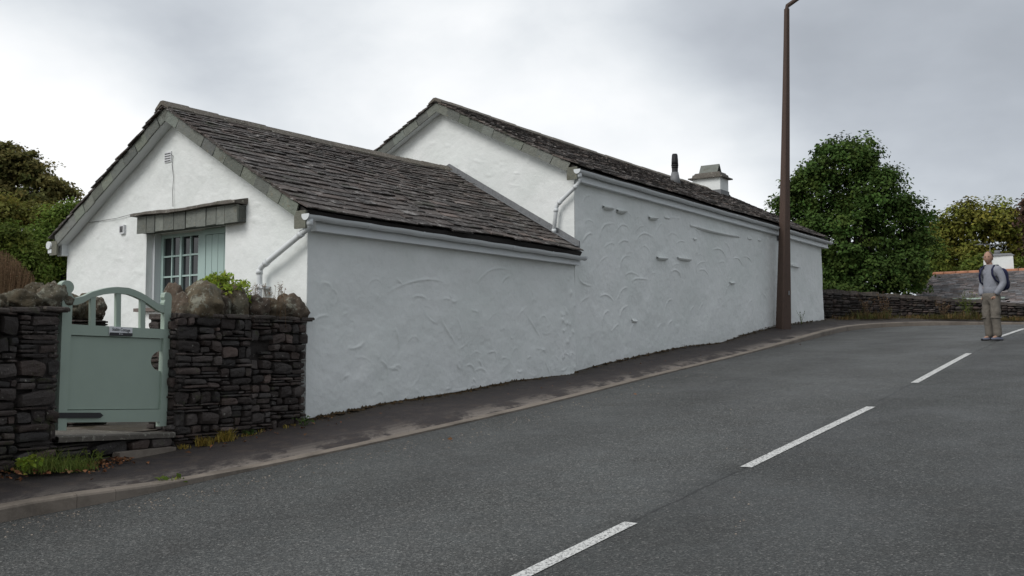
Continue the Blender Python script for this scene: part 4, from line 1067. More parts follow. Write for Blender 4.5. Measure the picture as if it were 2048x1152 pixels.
rt = (g1_(716, 318) - g1_(590, 308)).normalized(); rt2 = Vector((gD.x, gD.y, rt.z)).normalized(); upv = Vector((0, 0, 1))
cc = (g1_(590, 308) + g1_(716, 318) + g1_(715, 347) + g1_(590, 342)) / 4 + gnv * .029
lettering('Stable Cottage', pl, cc, rt2, upv, gnv, (g1_(702, 330) - g1_(604, 325)).length, MT['black_metal'])
# small emblem on the dark band: a little house mark and a line
em = MB(); ec = (g1_(640, 350) + g1_(648, 351)) / 2 + gnv * .0312
em.prism([ec + rt2 * a + upv * b for a, b in ((-.006, -.005), (.006, -.005), (.006, .002), (0, .007), (-.006, .002))], gnv * -.001); em.box(ec + rt2 * .012 - upv * .003, rt2 * .028, gnv * -.001, upv * .005); em.build('emblem', MT['vent_white'], pl)
lt = MB(); q = g1_(930, 445) - gnv * .03; lt.box(q, Vector((gD.x, gD.y, 0)) * .04, gnv * .03, (0, 0, -.14)); lt.build('latch', MT['black_metal'], gate)
# step
stp = thing('gate_step', 'worn stone slab step under the green gate', 'step', (gb_.x, gb_.y, gb_.z - .2))
s0 = gate_l + Vector((gD.y, -gD.x)) * .13; sa = hitplane(118, 873, s0, gD); sb = hitplane(352, 864, s0, gD); zst = (sa.z + sb.z) / 2
mb = MB(); m = 20; P = []
dvec = Vector((-gD.y, gD.x, 0))
for i in range(m + 1):
    b = sa.lerp(sb, i / m); b.z = zst + (sb.z - sa.z) * (i / m - .5); j = .012 * mnoise.noise(Vector((i * .5, 2, 1)))
    P.append([list(b + dvec * 1.0 + Vector((0, 0, .005))), list(b + dvec * .4 + Vector((0, 0, .004 * math.sin(i)))), list(b + dvec * (.02 + j)), list(b + dvec * (.0 + j) - Vector((0, 0, .012))), list(b + dvec * (.005 + j) - Vector((0, 0, .055))), list(b + dvec * .3 - Vector((0, 0, .055)))])
mb.grid(np.array(P), smooth=False, flip=True)
mb.build('step_slab', MT['ridge_stone'], stp)
mb = MB(); q0 = Vector(sa[:2]) + Vector(dvec[:2]) * .06; q1 = Vector(sb[:2]) + Vector(dvec[:2]) * .06
rubble(mb, q0, q1, lambda u: zst - .3, lambda u: zst - .055, 41, hmin=.09, hmax=.16, lmin=.2, lmax=.5, core=.2); mb.build('riser_stones', MT['rubble_stone'], stp)
mb = MB(); a = hitplane(232, 908, s0, gD); b = hitplane(345, 896, s0, gD); o_ = gnv * .05
mb.hexa([a + o_ - Vector((0, 0, .1)), b + o_ - Vector((0, 0, .1)), b + dvec * .05 - Vector((0, 0, .1)), a + dvec * .05 - Vector((0, 0, .1)), a + o_ + Vector((0, 0, .012)), b + o_ + Vector((0, 0, .012)), b + dvec * .05 + Vector((0, 0, .015)), a + dvec * .05 + Vector((0, 0, .015))]); mb.build('edging_strip', MT['kerb'], stp)
mb = MB(); zz = zst - .012; cs_ = [gL0 + gN * .3, gL0 + gN * 8, FA(.1, WA + 3, 0).xy, FA(.1, .12, 0).xy, gate_r + gN * .12, gate_l + gN * .12]
mb.add([(c[0], c[1], zz) for c in cs_], [(0, 5, 4, 3, 2, 1)]); o = mb.build('garden_path', MT['pave']); o['kind'] = 'structure'
# ------------------------------------------------------------------ wall round the bend
bw = thing('roadside_wall', 'low dark dry stone wall round the outside of the bend, beyond the cottages', 'stone wall', (at(1800, 640, 30).x, 30, 2.6))
bp = [(1640, 583, 636, 28.7), (1700, 587, 634, 29.3), (1800, 594, 633, 30.2), (1900, 601, 636, 30.7), (2048, 612, 644, 31.0), (2250, 625, 652, 31.5), (2700, 640, 664, 33.0)]
mb = MB(); sg = []
for i in range(len(bp) - 1):
    a, b = bp[i], bp[i + 1]; A = at(a[0], a[2], a[3]); B = at(b[0], b[2], b[3]); At = at(a[0], a[1], a[3]); Bt = at(b[0], b[1], b[3]); L = (B - A).xy.length
    rubble(mb, A.xy, B.xy, lambda u, A=A, B=B, L=L: A.z + (B.z - A.z) * u / L, lambda u, At=At, Bt=Bt, L=L, i=i: At.z + (Bt.z - At.z) * u / L + .03 * mnoise.noise(Vector((u * 2.2 + i * 5, 0, 0))), 50 + i, hmin=.05, hmax=.15, lmin=.12, lmax=.38, prot=.04, res=3, core=.4)
    sg.append((A, B, At, Bt, L))
mb.build('stonework', MT['rubble_stone'], bw)
mb = MB(); rnd = random.Random(77)
for i, (A, B, At, Bt, L) in enumerate(sg):
    d = (B - A).xy.normalized(); n = Vector((d.y, -d.x)); u = 0
    while u < L:
        l = rnd.uniform(.12, .3); e = min(u + l, L); z = At.z + (Bt.z - At.z) * u / L; h = rnd.uniform(.04, .10); p = A.xy + d * u; t = rnd.uniform(.9, 1.9)
        q = p - n * .42
        mb.hexa([(p.x + n.x * .03, p.y + n.y * .03, z - .03), (p.x + d.x * (e - u) + n.x * .03, p.y + d.y * (e - u) + n.y * .03, z - .03), (q.x + d.x * (e - u), q.y + d.y * (e - u), z - .03), (q.x, q.y, z - .03),
                 (p.x + n.x * .02, p.y + n.y * .02, z + h), (p.x + d.x * (e - u) + n.x * .01, p.y + d.y * (e - u) + n.y * .01, z + h * rnd.uniform(.6, 1)), (q.x + d.x * (e - u), q.y + d.y * (e - u), z + h), (q.x, q.y, z + h)], (t, t * .97, t * .9)); u = e
mb.build('cope_course', MT['rubble_stone'], bw)
# ------------------------------------------------------------------ lamp post
_w = hitplane(1567, 656, cJ, bD); dL = _w.y - .75; bl = at(1567, 657, dL)
lamp = thing('street_lamp', 'tall tapering rusty brown street lamp column standing on the pavement by the tall cottage', 'street lamp', (bl.x, bl.y, bl.z))
mp = M('rusty_column', .75, .3); cst = mp.mix(mp.noise(6, 5, .7, stretch=(4, 4, .3)), (.050, .034, .027), (.095, .062, .048)); cst = mp.mix(mp.ramp(mp.noise(11, 5, .7), [(.55, 0.0), (.7, .6)]), cst, (.035, .028, .024)); mp.color(cst); mp.bump(mp.noise(60, 3), .4, .004)
def sect(c, w, rot=R(28), ch=.24):
    o = []
    for k in range(4):
        a = rot + k * math.pi / 2
        x, y = math.cos(a), math.sin(a); x2, y2 = -y, x
        o.append(Vector(c) + Vector((x + x2 * (1 - ch) , y + y2 * (1 - ch), 0)) * (w / 2)); o.append(Vector(c) + Vector((x * (1 - ch) + x2, y * (1 - ch) + y2, 0)) * (w / 2))
    return o
mb = MB(); rings = []; wk = 1 / 1.12
for t, (px, py, w) in enumerate(((1567, 664, 27), (1567, 640, 26.5), (1568, 560, 23.5), (1569, 460, 19.5), (1570.5, 330, 16), (1572, 200, 13.2), (1573, 90, 10.8), (1573.5, 18, 9.6))):
    c = at(px, py, dL); rings.append(sect(c, w * dL / F * wk))
vs = [v for r in rings for v in r]; fs = []
for i in range(len(rings) - 1):
    for k in range(8): l = (k + 1) % 8; fs.append((i * 8 + k, i * 8 + l, (i + 1) * 8 + l, (i + 1) * 8 + k))
mb.add(vs, fs, (1, 1, 1)); mb.build('column', mp.m, lamp)
mb = MB(); a0 = at(1573.5, 20, dL); a1 = at(1574.5, 12, dL); a2 = at(1606, -10, dL); a3 = a2 + Vector((1.0, -.35, .22))
mb.tube([a0, a1, a2, a3], [.052, .054, .050, .04], 8, smooth=False); mb.build('arm', mp.m, lamp)
mb = MB(); d_ = (a3 - a2).normalized(); mb.tube([a3, a3 + d_ * .08, a3 + d_ * .5, a3 + d_ * .62], [.05, .11, .12, .05], 12); mb.build('lantern', MT['lead'], lamp)
mb = MB(); q = at(1581, 590, dL - .12); mb.box(q + Vector((-.05, -.01, 0)), (.03, 0, 0), (0, .02, 0), (0, 0, .10)); mb.build('access_door_catch', MT['lead'], lamp)
# ------------------------------------------------------------------ leaves and trees
def leaves(name, pts, sizes, mat, tints, parent=None, asp=.62, up=.5, seed=0, nrm=None):
    rng = np.random.RandomState(seed); n = len(pts)
    N_ = rng.normal(size=(n, 3)); N_[:, 2] = np.abs(N_[:, 2]) * (1 + up) + .15
    if nrm is not None: N_ = N_ * .7 + nrm * 1.1
    N_ /= np.linalg.norm(N_, axis=1)[:, None]
    A = rng.normal(size=(n, 3)); A -= (A * N_).sum(1)[:, None] * N_; A /= np.linalg.norm(A, axis=1)[:, None]; B = np.cross(N_, A)
    s = sizes[:, None]
    v = np.empty((n, 4, 3)); fold = N_ * s * .12
    v[:, 0] = pts - A * s * .5; v[:, 1] = pts + B * s * asp * .5 + fold - A * s * .05; v[:, 2] = pts + A * s * .5 - N_ * s * .08; v[:, 3] = pts - B * s * asp * .5 + fold - A * s * .05
    org = root_loc(parent) if parent is not None else Vector((0, 0, 0))
    v = v.reshape(-1, 3) - np.array(org)
    me = bpy.data.meshes.new(name); me.vertices.add(n * 4); me.vertices.foreach_set('co', v.ravel()); me.loops.add(n * 4); me.loops.foreach_set('vertex_index', np.arange(n * 4, dtype=np.int32))
    me.polygons.add(n); me.polygons.foreach_set('loop_start', np.arange(0, n * 4, 4, dtype=np.int32)); me.polygons.foreach_set('loop_total', np.full(n, 4, dtype=np.int32))
    at_ = me.attributes.new('tint', 'FLOAT_COLOR', 'FACE'); t = np.ones((n, 4), dtype=np.float32); t[:, :3] = tints; at_.data.foreach_set('color', t.ravel())
    me.materials.append(MT[mat]); me.update(); me.validate()
    o = bpy.data.objects.new(name, me); scene.collection.objects.link(o)
    if parent is not None: o.parent = parent
    return o
def tree(label, blobs, d, nleaf, size, mat, seed, base=None, group=None, hue=.15, clump=.42, shell=.35, kind='tree', name='tree', trunk_r=.22, branch=True, flat=.65, dens_=60):
    rng = np.random.RandomState(seed); cs = []; rs = []
    for (px, py, rx, ry) in blobs:
        dd = d + rng.uniform(-.12, .12) * rx * d / F * 4; c = at(px, py, dd); cs.append(c); rs.append((rx * d / F, max(rx, ry) * d / F * .95, ry * d / F))
    cm = Vector((sum(c.x for c in cs) / len(cs), d, 0)); gz = G(cm.x, min(d, 33)) - 1.2
    b = Vector((base[0], base[1], base[2])) if base else Vector((cm.x, d, gz))
    root = thing(name, label, kind, b, group)
    vol = np.array([r[0] * r[1] * r[2] for r in rs]) ** .72; vol /= vol.sum(); nc = max(10, nleaf // dens_)
    P = []; T = []; NR = []; centers = []
    for k in range(nc):
        i = rng.choice(len(cs), p=vol); v = rng.normal(size=3); v /= np.linalg.norm(v); rr = (shell + (1 - shell) * rng.rand() ** .6) * rng.uniform(.88, 1.1)
        c = np.array(cs[i]) + v * rr * np.array(rs[i]); centers.append((c, i))
        m = dens_; cl = clump * rng.uniform(.6, 1.3); q = np.clip(rng.normal(size=(m, 3)), -1.7, 1.7) * cl * np.array([.55, .55, .55 * flat])
        q[:, 2] -= .25 * (q[:, 0] ** 2 + q[:, 1] ** 2) / max(cl, .01)
        P.append(c + q); t = rng.uniform(.62, 1.4); h = rng.uniform(-hue, hue)
        tt = np.array([t * (1 + h), t, t * (1 - abs(h))]); lt = rng.uniform(.8, 1.2, size=(m, 1)); T.append(tt * lt); NR.append(np.tile(v, (m, 1)))
    P = np.concatenate(P); T = np.concatenate(T); NR = np.concatenate(NR)
    sz = size * rng.uniform(.6, 1.35, size=len(P))
    leaves('crown', P, sz, mat, T, root, seed=seed, nrm=NR)
    mb = MB(); top = Vector(cs[int(np.argmax([c.z for c in cs]))]); mid = b.lerp(Vector((cm.x, d, top.z)), .45)
    mb.tube([b - Vector((0, 0, .5)), b + Vector((0, 0, .3)), mid, top - Vector((0, 0, .3))], [trunk_r * 1.25, trunk_r, trunk_r * .6, .03], 9)
    for i, c in enumerate(cs):
        st = b.lerp(mid, .55 + .45 * ((i * .37) % 1)); m1 = st.lerp(c, .5) + Vector((0, 0, .3)); mb.tube([st, m1, c], [trunk_r * .4, trunk_r * .22, .02], 6)
    for (c, i) in centers[:: max(1, len(centers) // 90)]:
        c = Vector(c); mb.tube([cs[i], cs[i].lerp(c, .5) + Vector((0, 0, .08)), c], [.05, .03, .01], 4, cap=False)
    mb.build('trunk', MT['bark'], root)
    return root
tree('big dense dark green sycamore tree behind the lamp post and the end of the cottages',
     [(1690, 325, 52, 55), (1640, 395, 62, 60), (1745, 385, 66, 66), (1600, 450, 42, 50), (1685, 470, 90, 75), (1790, 455, 58, 62), (1650, 545, 50, 38), (1745, 545, 90, 48), (1815, 535, 42, 52), (1560, 412, 17, 24), (1725, 300, 34, 34), (1650, 300, 20, 22), (1840, 425, 24, 24), (1690, 585, 70, 25), (1600, 385, 36, 40), (1625, 345, 30, 30), (1780, 350, 26, 30), (1800, 400, 30, 30), (1590, 500, 30, 40), (1830, 480, 30, 40)], 37, 64000, .13, 'leaf_green', 5, clump=.36, dens_=55, shell=.45)
tree('tall tree turning yellow green behind the far slate roof', [(1885, 462, 40, 36), (1862, 500, 26, 46), (1850, 560, 30, 30), (1935, 438, 48, 38), (1995, 440, 50, 42), (2060, 462, 50, 52), (1880, 530, 38, 34), (1945, 505, 48, 34), (2015, 510, 44, 30), (1900, 500, 36, 30)], 54, 23000, .20, 'leaf_olive', 6, clump=.5, dens_=45, trunk_r=.3)
tree('darker olive tree filling in under the yellowing tree by the chimney', [(1900, 560, 40, 26), (1960, 540, 44, 30), (2020, 555, 40, 26), (2075, 545, 40, 40), (1860, 520, 24, 40)], 50, 15000, .18, 'leaf_mid', 8, clump=.5, dens_=45, trunk_r=.2)
tree('copper purple tree at the right edge of the picture', [(2074, 420, 26, 34), (2092, 470, 34, 50), (2068, 560, 26, 36), (2100, 400, 30, 30)], 47, 12000, .17, 'leaf_purple', 7, clump=.45, dens_=45)
tree('tall dark olive brown tree standing behind the left end of the low cottage', [(-40, 330, 60, 55), (25, 325, 48, 45), (75, 348, 36, 30), (55, 320, 20, 20), (112, 368, 27, 20), (135, 385, 20, 12), (150, 392, 14, 10), (10, 385, 55, 35), (75, 390, 44, 18), (-80, 390, 60, 50)], 42, 21000, .17, 'leaf_darkolive', 9, clump=.36, dens_=40, trunk_r=.3, flat=.45)
tree('autumn tinged bushy tree at the left edge, below the dark tall tree', [(-20, 430, 60, 40), (45, 425, 44, 30), (90, 430, 30, 22), (-80, 470, 60, 50)], 34, 15000, .13, 'leaf_rust', 19, clump=.36, dens_=40)
tree('bright green bushy tree against the left corner of the low cottage', [(125, 445, 38, 38), (85, 485, 40, 40), (140, 500, 40, 50), (100, 540, 50, 40), (150, 420, 18, 16)], 26, 24000, .085, 'leaf_fresh', 10, clump=.28, dens_=50)
tree('deep green shrubby tree at the left edge behind the garden wall', [(15, 480, 44, 40), (-40, 500, 60, 60), (45, 530, 44, 44), (0, 560, 60, 50)], 23, 22000, .08, 'leaf_mid', 12, clump=.26, dens_=50)
# ------------------------------------------------------------------ small plants
def blades(mb, c, n, h, spread, rnd, tint_lo=.7, tint_hi=1.4, w=.004, lean=.6):
    for _ in range(n):
        a = rnd.uniform(0, 6.283); r = spread * rnd.random() ** .6; p = Vector(c) + Vector((math.cos(a) * r, math.sin(a) * r, -.01)); hh = h * rnd.uniform(.5, 1.15); b = rnd.uniform(0, 6.283); ln = rnd.uniform(.1, lean) * hh
        d = Vector((math.cos(b), math.sin(b), 0)); sd = Vector((-d.y, d.x, 0)) * w * rnd.uniform(.7, 1.5)
        p1 = p + Vector((0, 0, hh * .6)) + d * ln * .35; p2 = p + Vector((0, 0, hh * .92)) + d * ln; t = rnd.uniform(tint_lo, tint_hi); hu = rnd.uniform(-.1, .15)
        mb.add([p - sd, p + sd, p1 + sd * .8, p1 - sd * .8, p2], [(0, 1, 2, 3), (3, 2, 4)], (t * (1 + hu), t, t * .9))
def scatter_leaf(pts, sizes, mat, label, name, cat, seed, root=None, tl=.7, th=1.35, asp=.6, up=.5):
    rng = np.random.RandomState(seed); T = rng.uniform(tl, th, (len(pts), 1)) * np.array([[1, 1, 1]]); T[:, 0] *= rng.uniform(.85, 1.2, len(pts))
    return leaves(name, np.array(pts), np.array(sizes), mat, T, root, seed=seed, asp=asp, up=up)
def onpave(px, py):                                        # pavement surface near the wall
    r = ray(px, py); t = 4.0
    while t < 60:
        p = r * t; z = p.z + CZ; g = G(p.x, p.y); w = min(WLD, key=lambda q: (q[0] - p.x) ** 2 + (q[1] - p.y) ** 2); dw = math.hypot(w[0] - p.x, w[1] - p.y)
        k = max(0, min(1, 1 - dw / 1.6)); s = g * (1 - k) + w[2] * k + .02 * (1 - k)
        if z <= s: return Vector((p.x, p.y, s))
        t += .03
    return p + Vector((0, 0, CZ))
def atfoot(px, out):
    if px < 345: q = hitplane(px, 900, gL0 + ofs, gD); n = Vector((gD.y, -gD.x))
    else: q = hitplane(px, 880, r0, rD); n = Vector((rD.y, -rD.x))
    q = q.xy + n * (out + .03); w = min(WLD, key=lambda p: (p[0] - q.x) ** 2 + (p[1] - q.y) ** 2); return Vector((q.x, q.y, w[2] - .10 * out - .005))
rnd = random.Random(90)
mb = MB()
for _ in range(44):
    px = rnd.uniform(15, 150); c = atfoot(px, rnd.uniform(.02, .22)); blades(mb, c, 26, rnd.uniform(.05, .15), .10, rnd, lean=1.3, w=.003)
for _ in range(8): c = atfoot(rnd.uniform(50, 140), .05); blades(mb, c, 14, .20, .06, rnd, lean=1.0, w=.003)
o = mb.build('grass', MT['grass_blade']); tag(o, 'long green grass growing at the foot of the garden wall left of the step', 'grass', kind='stuff')
mb = MB()
for _ in range(12): px = rnd.uniform(385, 445); c = atfoot(px, rnd.uniform(.03, .12)); blades(mb, c, 22, rnd.uniform(.08, .15), .07, rnd, lean=1.3)
for _ in range(4): c = atfoot(rnd.uniform(347, 367), .05); blades(mb, c, 14, .06, .05, rnd, lean=1.2)
for _ in range(10): px = rnd.uniform(450, 600); c = atfoot(px, rnd.uniform(.02, .08)); blades(mb, c, 9, .05, .05, rnd, lean=1.2)
o = mb.build('grass', MT['grass_gold']); tag(o, 'golden dry grass tufts at the foot of the wall right of the step', 'grass', kind='stuff')
# broad-leaved weeds as separate plants
def weed(label, c, h, sp, n, leaf, mat, seed, group=None, stems=6, name='weed_plant', asp=.6):
    r_ = random.Random(seed); c = Vector(c); root = thing(name, label, 'plant', c, group); pts = []; sz = []; sm = MB()
    for s in range(stems):
        a = r_.uniform(0, 6.283); q = r_.uniform(.3, 1) * sp; tip = c + Vector((math.cos(a) * q, math.sin(a) * q, h * r_.uniform(.5, 1))); mid = c.lerp(tip, .5) + Vector((0, 0, h * .12)); sm.tube([c - Vector((0, 0, .02)), mid, tip], [.004, .003, .002], 5, cap=False)
        for k in range(max(1, n // stems)):
            t = r_.uniform(.25, 1.05); p = (c.lerp(mid, t * 2) if t < .5 else mid.lerp(tip, (t - .5) * 2)); pts.append(p + Vector((r_.gauss(0, leaf * .6), r_.gauss(0, leaf * .6), r_.gauss(0, leaf * .35)))); sz.append(leaf * r_.uniform(.6, 1.3))
    sm.build('stems', MT[mat], root); scatter_leaf(pts, sz, mat, '', 'leaves', '', seed, root, asp=asp); return root
c = atfoot(18, .16); weed('low bright leafy weed at the far left foot of the garden wall', c, .14, .16, 60, .055, 'leaf_lime', 1)
c = atfoot(160, .10); weed('small round-leaved plant growing in front of the gate step', c, .16, .22, 70, .032, 'leaf_mid', 2, stems=12)
c = atfoot(585, .06); weed('dark ivy-like weed at the foot of the wall by the white cottage corner', c + gnv * .08, .14, .13, 60, .035, 'leaf_green', 3)
c = atfoot(490, .06); weed('small green weed under the middle of the right garden wall', c, .07, .14, 50, .03, 'leaf_green', 4)
c = hit(338, 967, .03); weed('single low weed growing against the kerb stone', c, .04, .09, 26, .06, 'leaf_mid', 5, stems=8)
c = at(1603, 636, 25.6); c.z = foot(c.x, c.y) + .0; weed('sparse weed beside the lamp post at the cottage wall foot', (c.x, c.y, c.z), .35, .16, 26, .03, 'leaf_mid', 6, stems=7)
# shrubs seen over the walls
c = at(440, 640, 11.75); root = thing('lime_shrub', 'bright yellow-green evergreen shrub in front of the cottage window', 'shrub', (c.x, c.y, .75)); r_ = random.Random(8); pts = []; sz = []; sm = MB()
for s in range(85):
    px = r_.gauss(442, 30); px = max(396, min(492, px)); top = 546 + abs(px - 440) * .33 + r_.uniform(0, 34); q = at(px, top, 11.75 + r_.uniform(-.25, .25)); b = Vector((c.x + (q.x - c.x) * .4, c.y + (q.y - c.y) * .4, q.z - .35)); sm.tube([b, q], [.004, .002], 4, cap=False)
    for k in range(13):
        a = r_.uniform(0, 6.283); rr = r_.uniform(.015, .05); pts.append(q + Vector((math.cos(a) * rr, math.sin(a) * rr, r_.uniform(-.05, .03)))); sz.append(r_.uniform(.05, .085))
sm.tube([Vector((c.x, c.y, .7)), Vector((c.x, c.y, 1.7))], [.02, .01], 6)
for s in range(16):
    a = s * .4; sm.tube([Vector((c.x, c.y, 1.3)), Vector((c.x + math.cos(a) * .2, c.y + math.sin(a) * .1, 1.95))], [.008, .004], 4, cap=False)
sm.build('stems', MT['bark'], root); scatter_leaf(pts, sz, 'leaf_lime', '', 'leaves', '', 8, root, asp=.34, up=.2)
c = at(20, 640, 10.6); root = thing('dry_shrub', 'faded brown heather-like shrub behind the left wall coping', 'shrub', (c.x, c.y, .7)); mb = MB(); mg = MB(); pts = []; sz = []
for s in range(900):
    px = -60 + 130 * r_.random() ** .9; k = min(1, (75 - px) / 60); top = 500 + (1 - k) * 55 + r_.uniform(0, 34) + max(0, 10 - px) * .0; d_ = 10.6 + r_.uniform(-.3, .3)
    q = at(px, top, d_); b = Vector((c.x + (q.x - c.x) * .8, q.y, q.z - .5 * r_.uniform(.6, 1))); w = Vector((.0022, 0, 0)); t = r_.uniform(.6, 1.5)
    mb.add([b - w, b + w, q + w * .5, q - w * .5], [(0, 1, 2, 3)], (t, t * .95, t * .9))
    for k in range(9): pts.append(b.lerp(q, r_.uniform(.35, 1.02)) + Vector((r_.gauss(0, .012), r_.gauss(0, .012), 0))); sz.append(r_.uniform(.012, .028))
mb.build('stems', MT['leaf_dry'], root); scatter_leaf(pts, sz, 'leaf_dry', '', 'leaves', '', 9, root, asp=.35, tl=.5, th=1.4)
# grey dried flower heads and moss behind the right wall
c = at(535, 625, 12.2); root = thing('seedhead_plant', 'thin dry seedheads standing behind the wall coping by the downpipe', 'plant', (c.x, c.y, .9)); mb = MB(); pts = []; sz = []
for s in range(60):
    px = r_.uniform(495, 580); q = at(px, r_.uniform(568, 600), 12.0 + r_.uniform(-.1, .15)); b = q - Vector((r_.gauss(0, .03), 0, .35)); mb.tube([b, q], .0018, 4, cap=False)
    for k in range(6): pts.append(q + Vector((r_.gauss(0, .012), r_.gauss(0, .012), r_.gauss(0, .012)))); sz.append(.018)
mb.build('stems', MT['leaf_dry'], root); scatter_leaf(pts, sz, 'leaf_dry', '', 'seedheads', '', 11, root, tl=1.2, th=2.4)
# vegetation at the foot of and on the bend wall
mb = MB(); mc = MB()
for _ in range(210):
    t = r_.random() ** .8; px = 1652 + t * 420; py = 637 + (px - 1650) * .012 + r_.uniform(-3, 3); d_ = 28.9 + min(1.2, (px - 1650) * .006) - r_.uniform(.0, .8)
    q = at(px, py, d_); w = min(WLD, key=lambda p: (p[0] - q.x) ** 2 + (p[1] - q.y) ** 2); q.z = w[2] - .02
    dense = 1.5 if 1690 < px < 1780 or 1900 < px < 1980 else .8
    (blades(mb, q, 14, r_.uniform(.06, .26) * dense, .2, r_, w=.007, lean=1.1) if r_.random() < .5 else blades(mc, q, 14, r_.uniform(.05, .22) * dense, .2, r_, w=.007, lean=1.1))
o = mb.build('grass', MT['verge_grass']); tag(o, 'rough green grass along the foot of the far roadside wall', 'grass', kind='stuff')
o = mc.build('grass', MT['verge_dry']); tag(o, 'dry reddish grass and weeds along the foot of the far roadside wall', 'grass', kind='stuff')
for i, (px, h, mt, lb) in enumerate(((1735, .75, 'leaf_dry', 'tall dead brown weed against the far roadside wall, left of the bend'), (1772, .8, 'leaf_dry', 'second dead brown weed stalk on the far wall, between two green tufts'), (1935, .9, 'leaf_mid', 'tall green climbing weed on the far wall, left of the walking man'), (1885, .6, 'leaf_dry', 'brown weed clump on the far wall, midway along the bend'))):
    q = at(px, 640, 29.3 + (.6 if px > 1850 else 0)); w = min(WLD, key=lambda p: (p[0] - q.x) ** 2 + (p[1] - q.y) ** 2); weed(lb, (q.x, q.y, w[2] - .03), h, .35, 130, .05, mt, 60 + i, stems=14)
# fallen leaves
pts = []; sz = []
def lit(px, py, s=1): p = onpave(px, py) + gnv * (.14 if px < 620 and py > 800 and py < 942 else 0); pts.append(p + Vector((0, 0, .012))); sz.append(r_.uniform(.03, .07) * s)
for _ in range(150): x = 150 + 90 * r_.random(); p = atfoot(x, abs(r_.gauss(0, .13))); pts.append(p + Vector((0, 0, .012))); sz.append(r_.uniform(.025, .06))
for _ in range(90): p = atfoot(r_.uniform(-40, 160), r_.uniform(.05, .4)); pts.append(p + Vector((0, 0, .012))); sz.append(r_.uniform(.025, .06))
for _ in range(60): p = atfoot(r_.uniform(370, 640), r_.uniform(.0, .4)); pts.append(p + Vector((0, 0, .012))); sz.append(r_.uniform(.02, .05))
for _ in range(30): x = r_.uniform(640, 1500); lit(x, 838 - (x - 640) * .17 + r_.uniform(0, 22), .6)
for x, y in ((79, 948), (184, 962), (355, 907), (590, 872), (577, 868)): lit(x, y, 1.1)
for x, y in ((1715, 657), (1600, 690), (430, 985), (900, 880), (1270, 790)):
    p = hit(x, y, .01); pts.append(p + Vector((0, 0, .012))); sz.append(.06)
o = scatter_leaf(pts, sz, 'dead_leaf', '', 'fallen_leaves', '', 13, None, .6, 2.2, .7, 2.5); tag(o, 'brown fallen leaves lying along the pavement and the foot of the walls', 'leaves', kind='stuff')
# ------------------------------------------------------------------ far house below the bend
fh = thing('far_house', 'distant low house with grey slate roof, orange ridge tiles and white chimney beyond the bend', 'house', (at(1990, 600, 41).x, 41, .2))
Rd0 = at(1868, 549, 41); Rd1 = at(2048, 541, 39.1); rd = (Rd1 - Rd0); rd.z = 0; rl = rd.length; rd.normalize(); dn_ = Vector((rd.y, -rd.x, 0)); zr = Rd0.z
e = at(1861, 601, 37.6); run = 3.6; drop = zr - e.z
fdv = (dn_ * run + Vector((0, 0, -drop))); S = fdv.length; fdv.normalize(); fn = rd.cross(fdv); fn = -fn if fn.z < 0 else fn
LL = rl + 5; mb = MB(); rnd = random.Random(71); s = 0
mb.hexa([Rd0 + fdv * (S + 2.4) - fn * .12, Rd0 + rd * LL + fdv * (S + 2.4) - fn * .12, Rd0 + rd * LL - fn * .12, Rd0 - fn * .12, Rd0 + fdv * (S + 2.4) - fn * .03, Rd0 + rd * LL + fdv * (S + 2.4) - fn * .03, Rd0 + rd * LL - fn * .03, Rd0 - fn * .03], (.5, .5, .5))
while s < S + 2.4:
    e_ = .15; u = -rnd.uniform(0, .15)
    while u < LL:
        w = rnd.uniform(.2, .32); t = rnd.choice([rnd.uniform(.9, 1.7), rnd.uniform(1.2, 2.6)]); hu = rnd.uniform(-.1, .12)
        a = max(u, 0); b = min(u + w - .008, LL)
        if b > a + .02 and not (s > S and a < 3.2):
            o_ = Rd0 + rd * a; mb.hexa([o_ + fdv * (s + e_ * 1.1) + fn * .02, o_ + rd * (b - a) + fdv * (s + e_ * 1.1) + fn * .02, o_ + rd * (b - a) + fdv * s - fn * .02, o_ + fdv * s - fn * .02,
                                    o_ + fdv * (s + e_ * 1.1) + fn * .04, o_ + rd * (b - a) + fdv * (s + e_ * 1.1) + fn * (.04 + rnd.uniform(-.004, .006)), o_ + rd * (b - a) + fdv * s, o_ + fdv * s], (t * (1 + hu), t, t * (1 - hu * .5)))
        u += w
    s += e_
rf = mb.build('roof', MT['far_slate'], fh)
simple('orange_ridge', (.36, .165, .095), .7, .3, .2, 6, .3, usetint=True)
mb = MB(); u = -.05
while u < LL:
    t = rnd.uniform(.85, 1.2); mb.tube([Rd0 + rd * u + Vector((0, 0, .01)), Rd0 + rd * (u + .43) + Vector((0, 0, .01))], .085, 8, (t, t, t)); u += .45
mb.build('ridge_tiles', MT['orange_ridge'], rf)
mb = MB(); c_ = Rd0 + fdv * (S + .02) + fn * .0; mb.tube([c_ - rd * .1, c_ + rd * 3.2], .06, 8); mb.build('gutter', MT['sage'], fh)
mb = MB(); wz0 = 0.0; pw0 = Rd0 + fdv * (S - .25) + rd * .15; mb.box((pw0.x, pw0.y, wz0), rd * (LL - .3), -dn_ * (2 * run - .6), (0, 0, pw0.z - .15 - wz0))
gA = [Rd0 + rd * .15 + fdv * (S - .25) - Vector((0, 0, .14)), Rd0 + rd * .15 - dn_ * (run - .3) - Vector((0, 0, drop + .1)), Rd0 + rd * .15 - Vector((0, 0, .14))]
mb.prism(gA, rd * .2); mb.build('wall', MT['render'], fh)
